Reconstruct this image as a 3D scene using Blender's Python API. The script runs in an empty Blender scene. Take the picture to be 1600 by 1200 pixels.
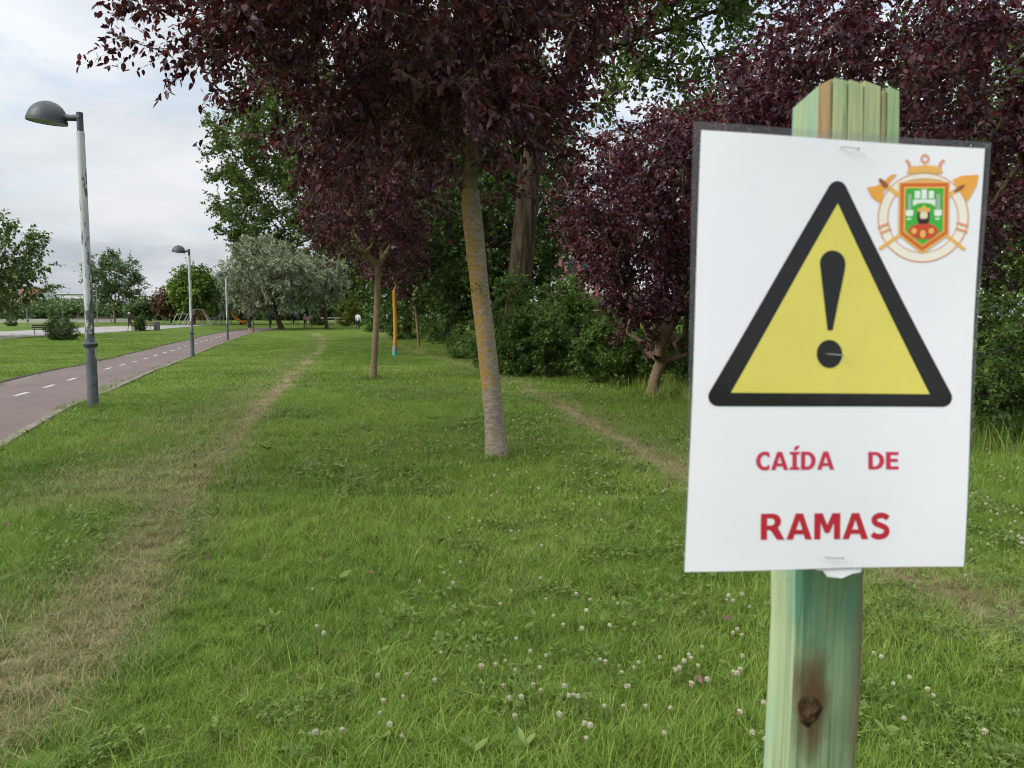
import bpy, bmesh, math, random
import numpy as np
from mathutils import Vector, Matrix, Euler

# ------------------------------------------------------------------ camera, sky, sun, exposure
scene = bpy.context.scene
COL = scene.collection
CAM_Z, FPX, PITCH = 1.5, 1200.0, math.atan(103 / 1200)
cam_data = bpy.data.cameras.new('camera')
cam_data.sensor_width = 36.0
cam_data.lens = 27.0
cam_data.clip_start, cam_data.clip_end = 0.02, 6000.0
cam_data.dof.use_dof = True
cam_data.dof.focus_distance = 14.0
cam_data.dof.aperture_fstop = 15.0
cam = bpy.data.objects.new('camera', cam_data)
cam.location = (0, 0, CAM_Z)
cam.rotation_euler = (math.pi / 2 - PITCH, 0, 0)
COL.objects.link(cam)
scene.camera = cam

SUN_EL, SUN_AZ = math.radians(34), math.radians(-118)     # azimuth from +Y towards +X
sun_dir = Vector((math.sin(SUN_AZ) * math.cos(SUN_EL), math.cos(SUN_AZ) * math.cos(SUN_EL), math.sin(SUN_EL)))
sd = bpy.data.lights.new('sun', 'SUN')
sd.energy, sd.angle, sd.color = 1.5, math.radians(18), (1.0, 0.94, 0.84)
sun = bpy.data.objects.new('sun', sd)
sun.rotation_euler = sun_dir.to_track_quat('Z', 'Y').to_euler()
sun.location = (-20, -10, 30)
COL.objects.link(sun)

world = bpy.data.worlds.new('World')
scene.world = world
world.use_nodes = True
def build_world():
    nt = world.node_tree
    N, L = nt.nodes, nt.links
    N.clear()
    out = N.new('ShaderNodeOutputWorld')
    tc = N.new('ShaderNodeTexCoord')
    sep = N.new('ShaderNodeSeparateXYZ'); L.new(tc.outputs['Generated'], sep.inputs[0])
    def math_(op, a, b=None, clamp=False):
        n = N.new('ShaderNodeMath'); n.operation = op; n.use_clamp = clamp
        for i, v in enumerate((a, b)):
            if v is None: continue
            if isinstance(v, (int, float)): n.inputs[i].default_value = v
            else: L.new(v, n.inputs[i])
        return n.outputs[0]
    z = math_('MAXIMUM', sep.outputs['Z'], 0.0)
    zz = math_('ADD', z, 0.16)
    comb = N.new('ShaderNodeCombineXYZ')
    L.new(math_('DIVIDE', sep.outputs['X'], zz), comb.inputs[0])
    L.new(math_('DIVIDE', sep.outputs['Y'], zz), comb.inputs[1])
    def noise(scale, detail, rough, off, dist=0.0):
        mp = N.new('ShaderNodeMapping'); mp.inputs['Location'].default_value = off
        L.new(comb.outputs[0], mp.inputs[0])
        n = N.new('ShaderNodeTexNoise'); n.inputs['Scale'].default_value = scale
        n.inputs['Detail'].default_value = detail; n.inputs['Roughness'].default_value = rough
        n.inputs['Distortion'].default_value = dist
        L.new(mp.outputs[0], n.inputs['Vector'])
        return n.outputs['Fac']
    def ramp(fac, stops):
        r = N.new('ShaderNodeValToRGB'); cr = r.color_ramp
        while len(cr.elements) < len(stops): cr.elements.new(0.5)
        for e, (p, c) in zip(cr.elements, stops): e.position = p; e.color = (*c, 1)
        L.new(fac, r.inputs[0]); return r.outputs[0]
    cloud = ramp(noise(0.75, 6, 0.52, (3.3, 1.2, 0.0), 0.35),
                 [(0.32, (0.275, 0.297, 0.325)), (0.45, (0.325, 0.347, 0.372)), (0.54, (0.39, 0.408, 0.43)), (0.66, (0.455, 0.464, 0.477))])
    grad = math_('ADD', math_('ADD', math_('MULTIPLY', z, 0.3), 0.84), math_('MULTIPLY', math_('MULTIPLY', z, z), 2.6))
    vm = N.new('ShaderNodeVectorMath'); vm.operation = 'SCALE'
    L.new(cloud, vm.inputs[0]); L.new(grad, vm.inputs['Scale'])
    bgc = N.new('ShaderNodeBackground'); L.new(vm.outputs[0], bgc.inputs['Color']); bgc.inputs['Strength'].default_value = 1.0
    sky = N.new('ShaderNodeTexSky'); sky.sky_type = 'NISHITA'; sky.sun_disc = False
    sky.sun_elevation = SUN_EL; sky.sun_rotation = SUN_AZ
    bgs = N.new('ShaderNodeBackground'); L.new(sky.outputs[0], bgs.inputs['Color']); bgs.inputs['Strength'].default_value = 0.10
    gap = ramp(noise(1.1, 5, 0.55, (7.1, 4.4, 0.0), 0.5), [(0.36, (0.55,) * 3), (0.48, (1.0,) * 3)])
    mix = N.new('ShaderNodeMixShader')
    L.new(gap, mix.inputs[0]); L.new(bgs.outputs[0], mix.inputs[1]); L.new(bgc.outputs[0], mix.inputs[2])
    L.new(mix.outputs[0], out.inputs['Surface'])
build_world()

vs = scene.view_settings
vs.view_transform, vs.look, vs.gamma, vs.exposure = 'Standard', 'None', 1.0, 1.0
vs.use_curve_mapping = False
scene.cycles.use_denoising = True
scene.cycles.use_adaptive_sampling = True
scene.cycles.adaptive_threshold = 0.02
scene.cycles.adaptive_min_samples = 16
scene.cycles.max_bounces = 5
scene.cycles.diffuse_bounces = 3
scene.cycles.filter_width = 1.05
scene.cycles.glossy_bounces = 2
scene.cycles.transmission_bounces = 4
scene.cycles.transparent_max_bounces = 8
scene.cycles.sample_clamp_indirect = 8.0

# ------------------------------------------------------------------ helpers
rng = np.random.default_rng(11)
CP, SP = math.cos(PITCH), math.sin(PITCH)

def _hash(ix, iy, seed):
    h = (ix.astype(np.int64) * 374761393 + iy.astype(np.int64) * 668265263 + seed * 1442695041) & 0xffffffff
    h = ((h ^ (h >> 13)) * 1274126177) & 0xffffffff
    return ((h ^ (h >> 16)) & 0xffff) / 65535.0
def vnoise(x, y, seed=0):
    x, y = np.asarray(x, float), np.asarray(y, float)
    ix, iy = np.floor(x), np.floor(y); fx, fy = x - ix, y - iy
    fx, fy = fx * fx * (3 - 2 * fx), fy * fy * (3 - 2 * fy)
    a, b = _hash(ix, iy, seed), _hash(ix + 1, iy, seed)
    c, d = _hash(ix, iy + 1, seed), _hash(ix + 1, iy + 1, seed)
    return (a * (1 - fx) + b * fx) * (1 - fy) + (c * (1 - fx) + d * fx) * fy
def fbm(x, y, seed=0, o=3):
    s, a, t = 0, 0.5, 0
    for i in range(o):
        s = s + a * vnoise(np.asarray(x) * 2 ** i, np.asarray(y) * 2 ** i, seed + i); t += a; a *= 0.5
    return s / t

def ground_z(x, y):
    x, y = np.asarray(x, float), np.asarray(y, float)
    t = np.maximum(y - 50, 0) / 50
    z = 1.35 * (1 - np.exp(-t ** 1.3))
    z = z + 0.13 * np.exp(-(((x + 6.4) ** 2 + (y - 11.7) ** 2) / (2 * 3.0 ** 2)))
    z = z - 0.11 * np.exp(-(((x + 13) ** 2 + (y - 32) ** 2) / (2 * 8.0 ** 2)))
    z = z + 0.05 * (fbm(x * 0.35, y * 0.35, 5, 2) - 0.5) * np.clip((y - 1) / 6, 0, 1)
    return z
def gz(x, y): return float(ground_z(x, y))

def ray(px, py):
    a, u = (px - 800) / FPX, (600 - py) / FPX
    d = np.array([a, CP + u * SP, -SP + u * CP])
    return d / d[1]
def at(px, py, Y):
    d = ray(px, py)
    return Vector((d[0] * Y, Y, CAM_Z + d[2] * Y))
def gp(px, py):
    """where the view ray through a photo pixel meets the ground"""
    d = ray(px, py)
    Y = np.linspace(1.0, 300, 60000) if py < 560 else np.linspace(1.0, 60, 60000)
    below = CAM_Z + d[2] * Y < ground_z(d[0] * Y, Y)
    i = int(np.argmax(below)) if below.any() else len(Y) - 1
    return Vector((d[0] * Y[i], Y[i], gz(d[0] * Y[i], Y[i])))
def gd(px, Y):
    """ground point at distance Y in the photo column px"""
    x = (px - 800) / FPX * Y
    return Vector((x, Y, gz(x, Y)))

def link(o, parent=None):
    COL.objects.link(o)
    if parent is not None: o.parent = parent
    return o
def tag(o, label=None, cat=None, group=None, kind=None):
    if label: o['label'] = label
    if cat: o['category'] = cat
    if group: o['group'] = group
    if kind: o['kind'] = kind
    return o
def thing(name, label, cat, loc=(0, 0, 0), rz=0.0, group=None):
    o = bpy.data.objects.new(name, None)
    o.empty_display_size = 0.2
    o.location = loc; o.rotation_euler = (0, 0, rz)
    link(o); return tag(o, label, cat, group)

def mesh_np(name, V, F, mats=(), smooth=False, attrs=None, midx=None):
    """V (n,3); F (m,k) uniform polygons, or a list of such arrays"""
    Fs = F if isinstance(F, list) else [F]
    Fs = [np.asarray(f, np.int32) for f in Fs if len(f)]
    me = bpy.data.meshes.new(name)
    V = np.asarray(V, np.float32)
    me.vertices.add(len(V)); me.vertices.foreach_set('co', V.ravel())
    loops = np.concatenate([f.ravel() for f in Fs])
    tot = np.concatenate([np.full(len(f), f.shape[1], np.int32) for f in Fs])
    start = np.concatenate([[0], np.cumsum(tot)[:-1]]).astype(np.int32)
    me.loops.add(len(loops)); me.loops.foreach_set('vertex_index', loops)
    me.polygons.add(len(tot)); me.polygons.foreach_set('loop_start', start); me.polygons.foreach_set('loop_total', tot)
    if midx is not None: me.polygons.foreach_set('material_index', np.asarray(midx, np.int32))
    me.polygons.foreach_set('use_smooth', np.full(len(tot), bool(smooth)))
    for k, v in (attrs or {}).items():
        a = me.attributes.new(k, 'FLOAT', 'POINT'); a.data.foreach_set('value', np.asarray(v, np.float32))
    me.update(calc_edges=True)
    for m in mats: me.materials.append(m)
    return me
def obj(name, me, parent=None, loc=None):
    o = bpy.data.objects.new(name, me); link(o, parent)
    if loc is not None: o.location = loc
    return o

class MB:
    """collects boxes, tubes and lathes and links them as one mesh object"""
    def __init__(s): s.V, s.F, s.n = [], {}, 0
    def add(s, V, F):
        V = np.asarray(V, float); s.V.append(V)
        for f in F: s.F.setdefault(len(f), []).append([i + s.n for i in f])
        s.n += len(V); return s
    def box(s, c, d, rz=0.0, R=None):
        c, d = np.array(c, float), np.array(d, float) / 2
        P = np.array([[x, y, z] for x in (-1, 1) for y in (-1, 1) for z in (-1, 1)]) * d
        if R is None:
            ca, sa = math.cos(rz), math.sin(rz); R = np.array([[ca, -sa, 0], [sa, ca, 0], [0, 0, 1]])
        return s.add(P @ np.array(R).T + c, [(0, 1, 3, 2), (4, 6, 7, 5), (0, 4, 5, 1), (2, 3, 7, 6), (0, 2, 6, 4), (1, 5, 7, 3)])
    def bar(s, a, b, w, h=None):
        a, b = np.array(a, float), np.array(b, float); h = h or w
        y = b - a; ln = np.linalg.norm(y); y /= ln
        up = np.array([0, 0, 1.0]) if abs(y[2]) < 0.95 else np.array([1.0, 0, 0])
        x = np.cross(y, up); x /= np.linalg.norm(x); z = np.cross(x, y)
        return s.box((a + b) / 2, (w, ln, h), R=np.stack([x, y, z], 1))
    def tube(s, pts, rad, k=8, cap=True):
        P = np.array(pts, float); n = len(P)
        rad = np.full(n, rad) if np.isscalar(rad) else np.array(rad, float)
        T = np.gradient(P, axis=0); T /= np.linalg.norm(T, axis=1)[:, None] + 1e-12
        up = np.array([0, 0, 1.0]) if abs(T[0][2]) < 0.9 else np.array([1.0, 0, 0])
        V = []; x = np.cross(T[0], up); x /= np.linalg.norm(x)
        for i in range(n):
            x = x - T[i] * np.dot(x, T[i]); x /= np.linalg.norm(x); y = np.cross(T[i], x)
            a = np.arange(k) / k * 2 * math.pi
            V.append(P[i] + rad[i] * (np.cos(a)[:, None] * x + np.sin(a)[:, None] * y))
        F = [(i * k + j, i * k + (j + 1) % k, (i + 1) * k + (j + 1) % k, (i + 1) * k + j) for i in range(n - 1) for j in range(k)]
        s.add(np.concatenate(V), F)
        if cap:
            b = s.n - n * k
            s.F.setdefault(k, []).append([b + j for j in range(k)][::-1]); s.F[k].append([b + (n - 1) * k + j for j in range(k)])
        return s
    def lathe(s, prof, k=20, c=(0, 0, 0)):
        return s.tube([(c[0], c[1], c[2] + z) for r, z in prof], [max(r, 1e-4) for r, z in prof], k) if False else s._lathe(prof, k, c)
    def _lathe(s, prof, k, c):
        a = np.arange(k) / k * 2 * math.pi; V = []
        for r, z in prof: V.append(np.stack([c[0] + r * np.cos(a), c[1] + r * np.sin(a), np.full(k, c[2] + z)], 1))
        n = len(prof)
        F = [(i * k + j, i * k + (j + 1) % k, (i + 1) * k + (j + 1) % k, (i + 1) * k + j) for i in range(n - 1) for j in range(k)]
        b = s.n; s.add(np.concatenate(V), F)
        s.F.setdefault(k, []).append([b + j for j in range(k)][::-1]); s.F[k].append([b + (n - 1) * k + j for j in range(k)])
        return s
    def build(s, name, m, parent=None, smooth=False, loc=None):
        me = mesh_np(name, np.concatenate(s.V), [np.array(f) for f in s.F.values()], [m] if m else [], smooth)
        if smooth:
            try: me.set_sharp_from_angle(angle=math.radians(40))
            except Exception: pass
        return obj(name, me, parent, loc)

# ------------------------------------------------------------------ materials
def ramp_node(nt, fac, stops, interp='LINEAR'):
    r = nt.nodes.new('ShaderNodeValToRGB'); cr = r.color_ramp; cr.interpolation = interp
    while len(cr.elements) < len(stops): cr.elements.new(0.5)
    for e, (p, c) in zip(cr.elements, stops): e.position = p; e.color = (*c, 1) if len(c) == 3 else c
    nt.links.new(fac, r.inputs[0]); return r.outputs[0]
def noise_node(nt, scale, detail=4, rough=0.55, coord='Object', stretch=(1, 1, 1), dist=0.0, loc=(0, 0, 0)):
    tc = nt.nodes.new('ShaderNodeTexCoord'); mp = nt.nodes.new('ShaderNodeMapping')
    mp.inputs['Scale'].default_value = stretch; mp.inputs['Location'].default_value = loc
    nt.links.new(tc.outputs[coord], mp.inputs[0])
    n = nt.nodes.new('ShaderNodeTexNoise'); n.inputs['Scale'].default_value = scale
    n.inputs['Detail'].default_value = detail; n.inputs['Roughness'].default_value = rough
    n.inputs['Distortion'].default_value = dist
    nt.links.new(mp.outputs[0], n.inputs['Vector']); return n.outputs['Fac']
def mixc(nt, fac, a, b, mode='MIX'):
    m = nt.nodes.new('ShaderNodeMix'); m.data_type = 'RGBA'; m.blend_type = mode
    for sock, v in ((m.inputs[0], fac), (m.inputs[6], a), (m.inputs[7], b)):
        if isinstance(v, (int, float)): sock.default_value = v
        elif isinstance(v, tuple): sock.default_value = (*v, 1) if len(v) == 3 else v
        else: nt.links.new(v, sock)
    return m.outputs[2]
def mnode(nt, op, a, b=None, clamp=False):
    n = nt.nodes.new('ShaderNodeMath'); n.operation = op; n.use_clamp = clamp
    for i, v in enumerate((a, b)):
        if v is None: continue
        if isinstance(v, (int, float)): n.inputs[i].default_value = v
        else: nt.links.new(v, n.inputs[i])
    return n.outputs[0]
def new_mat(name, rough=0.6, spec=0.3, metal=0.0):
    m = bpy.data.materials.new(name); m.use_nodes = True
    b = m.node_tree.nodes['Principled BSDF']
    b.inputs['Roughness'].default_value = rough; b.inputs['Metallic'].default_value = metal
    b.inputs['Specular IOR Level'].default_value = spec
    return m, m.node_tree, b
def bump(nt, b, fac, strength=0.3, dist=0.01):
    n = nt.nodes.new('ShaderNodeBump'); n.inputs['Strength'].default_value = strength; n.inputs['Distance'].default_value = dist
    nt.links.new(fac, n.inputs['Height']); nt.links.new(n.outputs[0], b.inputs['Normal'])
def plain(name, c, rough=0.6, spec=0.3, var=0.18, scale=6.0, metal=0.0, coord='Object'):
    m, nt, b = new_mat(name, rough, spec, metal)
    lo = tuple(x * (1 - var) for x in c); hi = tuple(min(1, x * (1 + var)) for x in c)
    nt.links.new(ramp_node(nt, noise_node(nt, scale, 5, 0.6, coord), [(0.3, lo), (0.7, hi)]), b.inputs['Base Color'])
    return m
def leaf_mat(name, stops, trans=0.3, tcol=None, rough=0.5, spec=0.3, attr='rnd', instancer=False):
    m, nt, b = new_mat(name, rough, spec)
    a = nt.nodes.new('ShaderNodeAttribute'); a.attribute_name = attr
    if instancer: a.attribute_type = 'INSTANCER'
    col = ramp_node(nt, a.outputs['Fac'], stops)
    nt.links.new(col, b.inputs['Base Color'])
    if trans > 0:
        t = nt.nodes.new('ShaderNodeBsdfTranslucent')
        nt.links.new(mixc(nt, 1.0, col, tcol or (1.2, 1.25, 0.7), 'MULTIPLY'), t.inputs['Color'])
        mx = nt.nodes.new('ShaderNodeMixShader'); mx.inputs[0].default_value = trans
        nt.links.new(b.outputs[0], mx.inputs[1]); nt.links.new(t.outputs[0], mx.inputs[2])
        nt.links.new(mx.outputs[0], nt.nodes['Material Output'].inputs['Surface'])
    return m
def bark_mat(name, stops, scale=9, stretch=(1, 1, 0.25), lichen=None, lich_cut=(0.5, 0.56), pale_base=None, bstr=0.6):
    m, nt, b = new_mat(name, 0.9, 0.15)
    n1 = noise_node(nt, scale, 8, 0.65, 'Object', stretch, 0.3)
    col = ramp_node(nt, n1, stops)
    if lichen:
        n2 = noise_node(nt, 26, 8, 0.75, 'Object', (1, 1, 0.9), 0.4, (3, 1, 0))
        n3 = noise_node(nt, 1.1, 2, 0.5, 'Object', (1, 1, 1), 0.0, (1.7, 0.4, 0.3))
        f = mnode(nt, 'ADD', n2, mnode(nt, 'MULTIPLY', mnode(nt, 'SUBTRACT', n3, 0.5), 0.15))
        geo = nt.nodes.new('ShaderNodeNewGeometry'); sx = nt.nodes.new('ShaderNodeSeparateXYZ')
        nt.links.new(geo.outputs['Normal'], sx.inputs[0])
        f = mnode(nt, 'SUBTRACT', f, mnode(nt, 'MULTIPLY', sx.outputs['X'], 0.07))
        if pale_base:
            tc = nt.nodes.new('ShaderNodeTexCoord'); sz = nt.nodes.new('ShaderNodeSeparateXYZ'); nt.links.new(tc.outputs['Object'], sz.inputs[0])
            low = mnode(nt, 'SUBTRACT', 1.0, mnode(nt, 'DIVIDE', mnode(nt, 'SUBTRACT', sz.outputs['Z'], pale_base[0]), pale_base[1], False), True)
            f = mnode(nt, 'SUBTRACT', f, mnode(nt, 'MULTIPLY', low, 0.35))
        mask = ramp_node(nt, f, [(lich_cut[0], (0, 0, 0)), (lich_cut[1], (1, 1, 1))])
        lc = ramp_node(nt, noise_node(nt, 60, 3, 0.6), [(0.3, lichen[0]), (0.7, lichen[1])])
        col = mixc(nt, mask, col, lc)
    nt.links.new(col, b.inputs['Base Color'])
    bump(nt, b, noise_node(nt, scale * 2.2, 8, 0.7, 'Object', stretch, 0.2), bstr, 0.02)
    return m

M = {}
M['plum_leaf'] = leaf_mat('plum_leaf', [(0.0, (0.026, 0.011, 0.021)), (0.4, (0.055, 0.020, 0.034)), (0.8, (0.106, 0.037, 0.050)), (0.95, (0.122, 0.049, 0.060)), (1.0, (0.212, 0.044, 0.050))], 0.3, (1.6, 0.6, 0.5), 0.5, 0.35)
M['poplar_leaf'] = leaf_mat('poplar_leaf', [(0.0, (0.036, 0.060, 0.014)), (0.5, (0.074, 0.118, 0.025)), (0.85, (0.121, 0.179, 0.040)), (1.0, (0.200, 0.246, 0.090))], 0.3)
M['deep_leaf'] = leaf_mat('deep_leaf', [(0.0, (0.028, 0.050, 0.013)), (0.5, (0.056, 0.095, 0.023)), (1.0, (0.105, 0.162, 0.038))], 0.4)
M['shrub_leaf'] = leaf_mat('shrub_leaf', [(0.0, (0.045, 0.083, 0.019)), (0.5, (0.085, 0.149, 0.032)), (1.0, (0.140, 0.226, 0.052))], 0.42)
M['silver_leaf'] = leaf_mat('silver_leaf', [(0.0, (0.133, 0.164, 0.101)), (0.5, (0.235, 0.274, 0.180)), (1.0, (0.390, 0.423, 0.296))], 0.2)
M['maple_leaf'] = leaf_mat('maple_leaf', [(0.0, (0.061, 0.115, 0.016)), (0.5, (0.115, 0.196, 0.030)), (1.0, (0.203, 0.284, 0.054))], 0.3)
M['russet_leaf'] = leaf_mat('russet_leaf', [(0.0, (0.07, 0.035, 0.02)), (1.0, (0.16, 0.085, 0.045))], 0.2)
M['far_leaf'] = leaf_mat('far_leaf', [(0.0, (0.053, 0.094, 0.030)), (0.5, (0.086, 0.140, 0.048)), (1.0, (0.132, 0.195, 0.072))], 0.2)
M['yellow_leaf'] = leaf_mat('yellow_leaf', [(0.0, (0.07, 0.10, 0.015)), (0.7, (0.12, 0.15, 0.02)), (1.0, (0.30, 0.25, 0.03))], 0.3)
M['plum_bark'] = bark_mat('plum_bark', [(0.25, (0.10, 0.08, 0.06)), (0.5, (0.20, 0.165, 0.13)), (0.75, (0.32, 0.275, 0.225))], 16, (1, 1, 2.2), ((0.19, 0.11, 0.02), (0.34, 0.22, 0.05)), (0.495, 0.55), (0.15, 0.75))
M['plum_bark_tan'] = bark_mat('plum_bark_tan', [(0.25, (0.096, 0.066, 0.041)), (0.5, (0.168, 0.117, 0.075)), (0.75, (0.240, 0.179, 0.120))], 12, (1, 1, 1.2), ((0.22, 0.14, 0.05), (0.32, 0.215, 0.08)), (0.64, 0.72))
M['orange_bark'] = bark_mat('orange_bark', [(0.25, (0.33, 0.16, 0.025)), (0.7, (0.48, 0.25, 0.04))], 14, (1, 1, 1))
M['limb_bark'] = bark_mat('limb_bark', [(0.3, (0.05, 0.04, 0.03)), (0.7, (0.12, 0.095, 0.065))], 12, (1, 1, 1), ((0.10, 0.10, 0.03), (0.2, 0.15, 0.04)), (0.56, 0.62))
M['limb_tan'] = bark_mat('limb_tan', [(0.3, (0.16, 0.11, 0.06)), (0.7, (0.28, 0.20, 0.11))], 12)
M['poplar_bark'] = bark_mat('poplar_bark', [(0.36, (0.014, 0.010, 0.006)), (0.5, (0.038, 0.027, 0.016)), (0.66, (0.085, 0.062, 0.038))], 9, (1, 1, 0.12), None, bstr=1.0)
M['dark_bark'] = bark_mat('dark_bark', [(0.3, (0.03, 0.025, 0.02)), (0.7, (0.08, 0.06, 0.045))], 9, (1, 1, 0.3))
M['shoot_leaf'] = leaf_mat('shoot_leaf', [(0.0, (0.05, 0.12, 0.015)), (1.0, (0.13, 0.22, 0.03))], 0.3)

# ------------------------------------------------------------------ setting: lawn, paths
LEFT_TRACK = [(-160, 1200), (30, 1060), (140, 960), (215, 870), (290, 765), (375, 672), (432, 610), (480, 565), (504, 541), (503, 529), (492, 520)]
RIGHT_TRACK = [(1720, 1010), (1560, 955), (1420, 905), (1240, 815), (1065, 738), (945, 672), (860, 625), (790, 592), (700, 563), (640, 546), (590, 520)]
FAINT_TRACK = [(300, 690), (400, 610), (455, 560), (478, 535), (486, 522)]
LT = [gp(*p) for p in LEFT_TRACK]; RT = [gp(*p) for p in RIGHT_TRACK]; FT = [gp(*p) for p in FAINT_TRACK]
def dist_poly(x, y, pts):
    best = np.full(np.shape(x), 1e9)
    for a, b in zip(pts[:-1], pts[1:]):
        dx, dy = b[0] - a[0], b[1] - a[1]
        t = np.clip(((x - a[0]) * dx + (y - a[1]) * dy) / (dx * dx + dy * dy), 0, 1)
        best = np.minimum(best, np.hypot(x - a[0] - t * dx, y - a[1] - t * dy))
    return best
def worn(x, y):
    n = fbm(x * 1.6, y * 1.6, 21, 3); n2 = fbm(x * 0.6, y * 0.6, 33, 2)
    w1 = (1 - np.clip((dist_poly(x, y, LT) - 0.14 * n - 0.10 * np.clip((7 - y) / 4, 0, 1)) / (0.25 + 0.12 * np.clip((7 - y) / 4, 0, 1)), 0, 1)) * (0.57 + 0.43 * np.clip((y - 9) / 6, 0, 1))
    w1b = 0.75 * (1 - np.clip((dist_poly(x + 0.55, y, LT) - 0.25) / 0.95, 0, 1)) * np.clip((n2 - 0.28) * 3, 0, 1) * 0.55 * np.clip((14 - y) / 6, 0, 1)
    w2 = 1 - np.clip((dist_poly(x, y, RT) - 0.0 - 0.10 * n) / 0.19, 0, 1)
    w2 = w2 * np.where(y < 5.5, 0.75, np.where(y > 15, 0.65, 0.9))
    w2b = (1 - np.clip((dist_poly(x, y, RT) - 0.1) / 0.5, 0, 1)) * 0.35
    w3 = (1 - np.clip(dist_poly(x, y, FT) / 0.6, 0, 1)) * 0.30
    return np.clip(np.maximum.reduce([w1, w1b, w2, w2b, w3]), 0, 1)

# bike lane edges, from near to far
R_EDGE = [gp(-260, 836), gp(-60, 720), gp(0, 692), gp(136, 627), gp(196, 596), gp(280, 563), gp(350, 535), gp(384, 522), gp(440, 512)]
L_EDGE_PX = [(-560, 730), (-150, 634), (0, 598), (180, 560), (230, 546), (298, 531), (350, 520), (384, 514.5), (450, 508.5)]
L_EDGE = [gp(*p) for p in L_EDGE_PX]
def resample(pts, n):
    P = np.array([[p[0], p[1]] for p in pts]); s = np.concatenate([[0], np.cumsum(np.hypot(*np.diff(P, axis=0).T))])
    # smooth: sample, then relax
    t = np.linspace(0, s[-1], n); Q = np.stack([np.interp(t, s, P[:, 0]), np.interp(t, s, P[:, 1])], 1)
    for _ in range(n // 2): Q[1:-1] = 0.25 * Q[:-2] + 0.5 * Q[1:-1] + 0.25 * Q[2:]
    return Q
NR = 160
RE = resample(R_EDGE, NR)
tan = np.gradient(RE, axis=0); tan /= np.linalg.norm(tan, axis=1)[:, None]
nor = np.stack([-tan[:, 1], tan[:, 0]], 1)
LEd = resample(L_EDGE, NR * 2)
# width of the lane: perpendicular reach from the right edge to the left edge line
LW = np.array([np.min(np.hypot(*(LEd - RE[i]).T)) for i in range(NR)])
LW = np.full(NR, float(np.median(LW[20:90])))
LE = RE + nor * LW[:, None]
LANE_W = float(LW[0])
def in_lane(x, y, pad=0.0):
    C = RE + nor * LANE_W / 2
    return dist_poly(x, y, C[::4]) < LANE_W / 2 + pad

# paved walk on the far left
WALK_TOP = [gp(-300, 527), gp(0, 519), gp(128, 511.5), gp(200, 509.5), gp(262, 508.8), gp(330, 506.5)]
WALK_BOT = [gp(-300, 552), gp(0, 530), gp(66, 524), gp(134, 520.5), gp(225, 517.5), gp(275, 512.5), gp(330, 507.5)]

def ground_material():
    m, nt, b = new_mat('lawn_soil', 0.95, 0.1)
    at_ = nt.nodes.new('ShaderNodeAttribute'); at_.attribute_name = 'worn'
    g1 = noise_node(nt, 0.5, 6, 0.6); g2 = noise_node(nt, 22, 5, 0.7)
    green = ramp_node(nt, mnode(nt, 'ADD', mnode(nt, 'MULTIPLY', g1, 0.5), mnode(nt, 'MULTIPLY', g2, 0.5)),
                      [(0.34, (0.043, 0.072, 0.010)), (0.48, (0.076, 0.12, 0.016)), (0.60, (0.104, 0.155, 0.022)), (0.72, (0.14, 0.178, 0.036))])
    dirt = ramp_node(nt, noise_node(nt, 16, 8, 0.75, 'Object', (1, 1, 1), 0.6), [(0.3, (0.115, 0.085, 0.05)), (0.5, (0.21, 0.165, 0.10)), (0.68, (0.32, 0.265, 0.17))])
    w = mnode(nt, 'ADD', at_.outputs['Fac'], mnode(nt, 'MULTIPLY', mnode(nt, 'SUBTRACT', noise_node(nt, 9, 5, 0.7), 0.5), 0.7))
    f = ramp_node(nt, w, [(0.25, (0, 0, 0)), (0.75, (1, 1, 1))])
    nt.links.new(mixc(nt, f, green, dirt), b.inputs['Base Color'])
    bump(nt, b, noise_node(nt, 35, 6, 0.7), 0.7, 0.03)
    return m
M['ground'] = ground_material()
def build_ground():
    fx = np.arange(-20, 12.01, 0.2)
    ox = 0.2 * 1.11 ** np.arange(1, 60); ox = np.cumsum(ox)
    xs = np.concatenate([(-20 - ox)[::-1], fx, 12 + ox])
    fy = np.arange(0, 26, 0.2); oy = np.cumsum(0.2 * 1.045 ** np.arange(1, 135))
    ys = np.concatenate([[-120, -60, -30, -15, -8, -4, -2, -1], fy, fy[-1] + oy])
    X, Y = np.meshgrid(xs, ys)
    Z = ground_z(X, Y)
    Z = Z - np.where(in_lane(X, Y, -0.25), 0.06, 0)
    wa = worn(X, Y)
    Z = Z - 0.02 * wa
    nx, ny = len(xs), len(ys)
    I = np.arange(nx * ny).reshape(ny, nx)
    F = np.stack([I[:-1, :-1], I[:-1, 1:], I[1:, 1:], I[1:, :-1]], -1).reshape(-1, 4)
    me = mesh_np('lawn', np.stack([X, Y, Z], -1).reshape(-1, 3), F, [M['ground']], True, {'worn': wa.ravel()})
    o = obj('lawn', me); tag(o, kind='structure')
build_ground()

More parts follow.
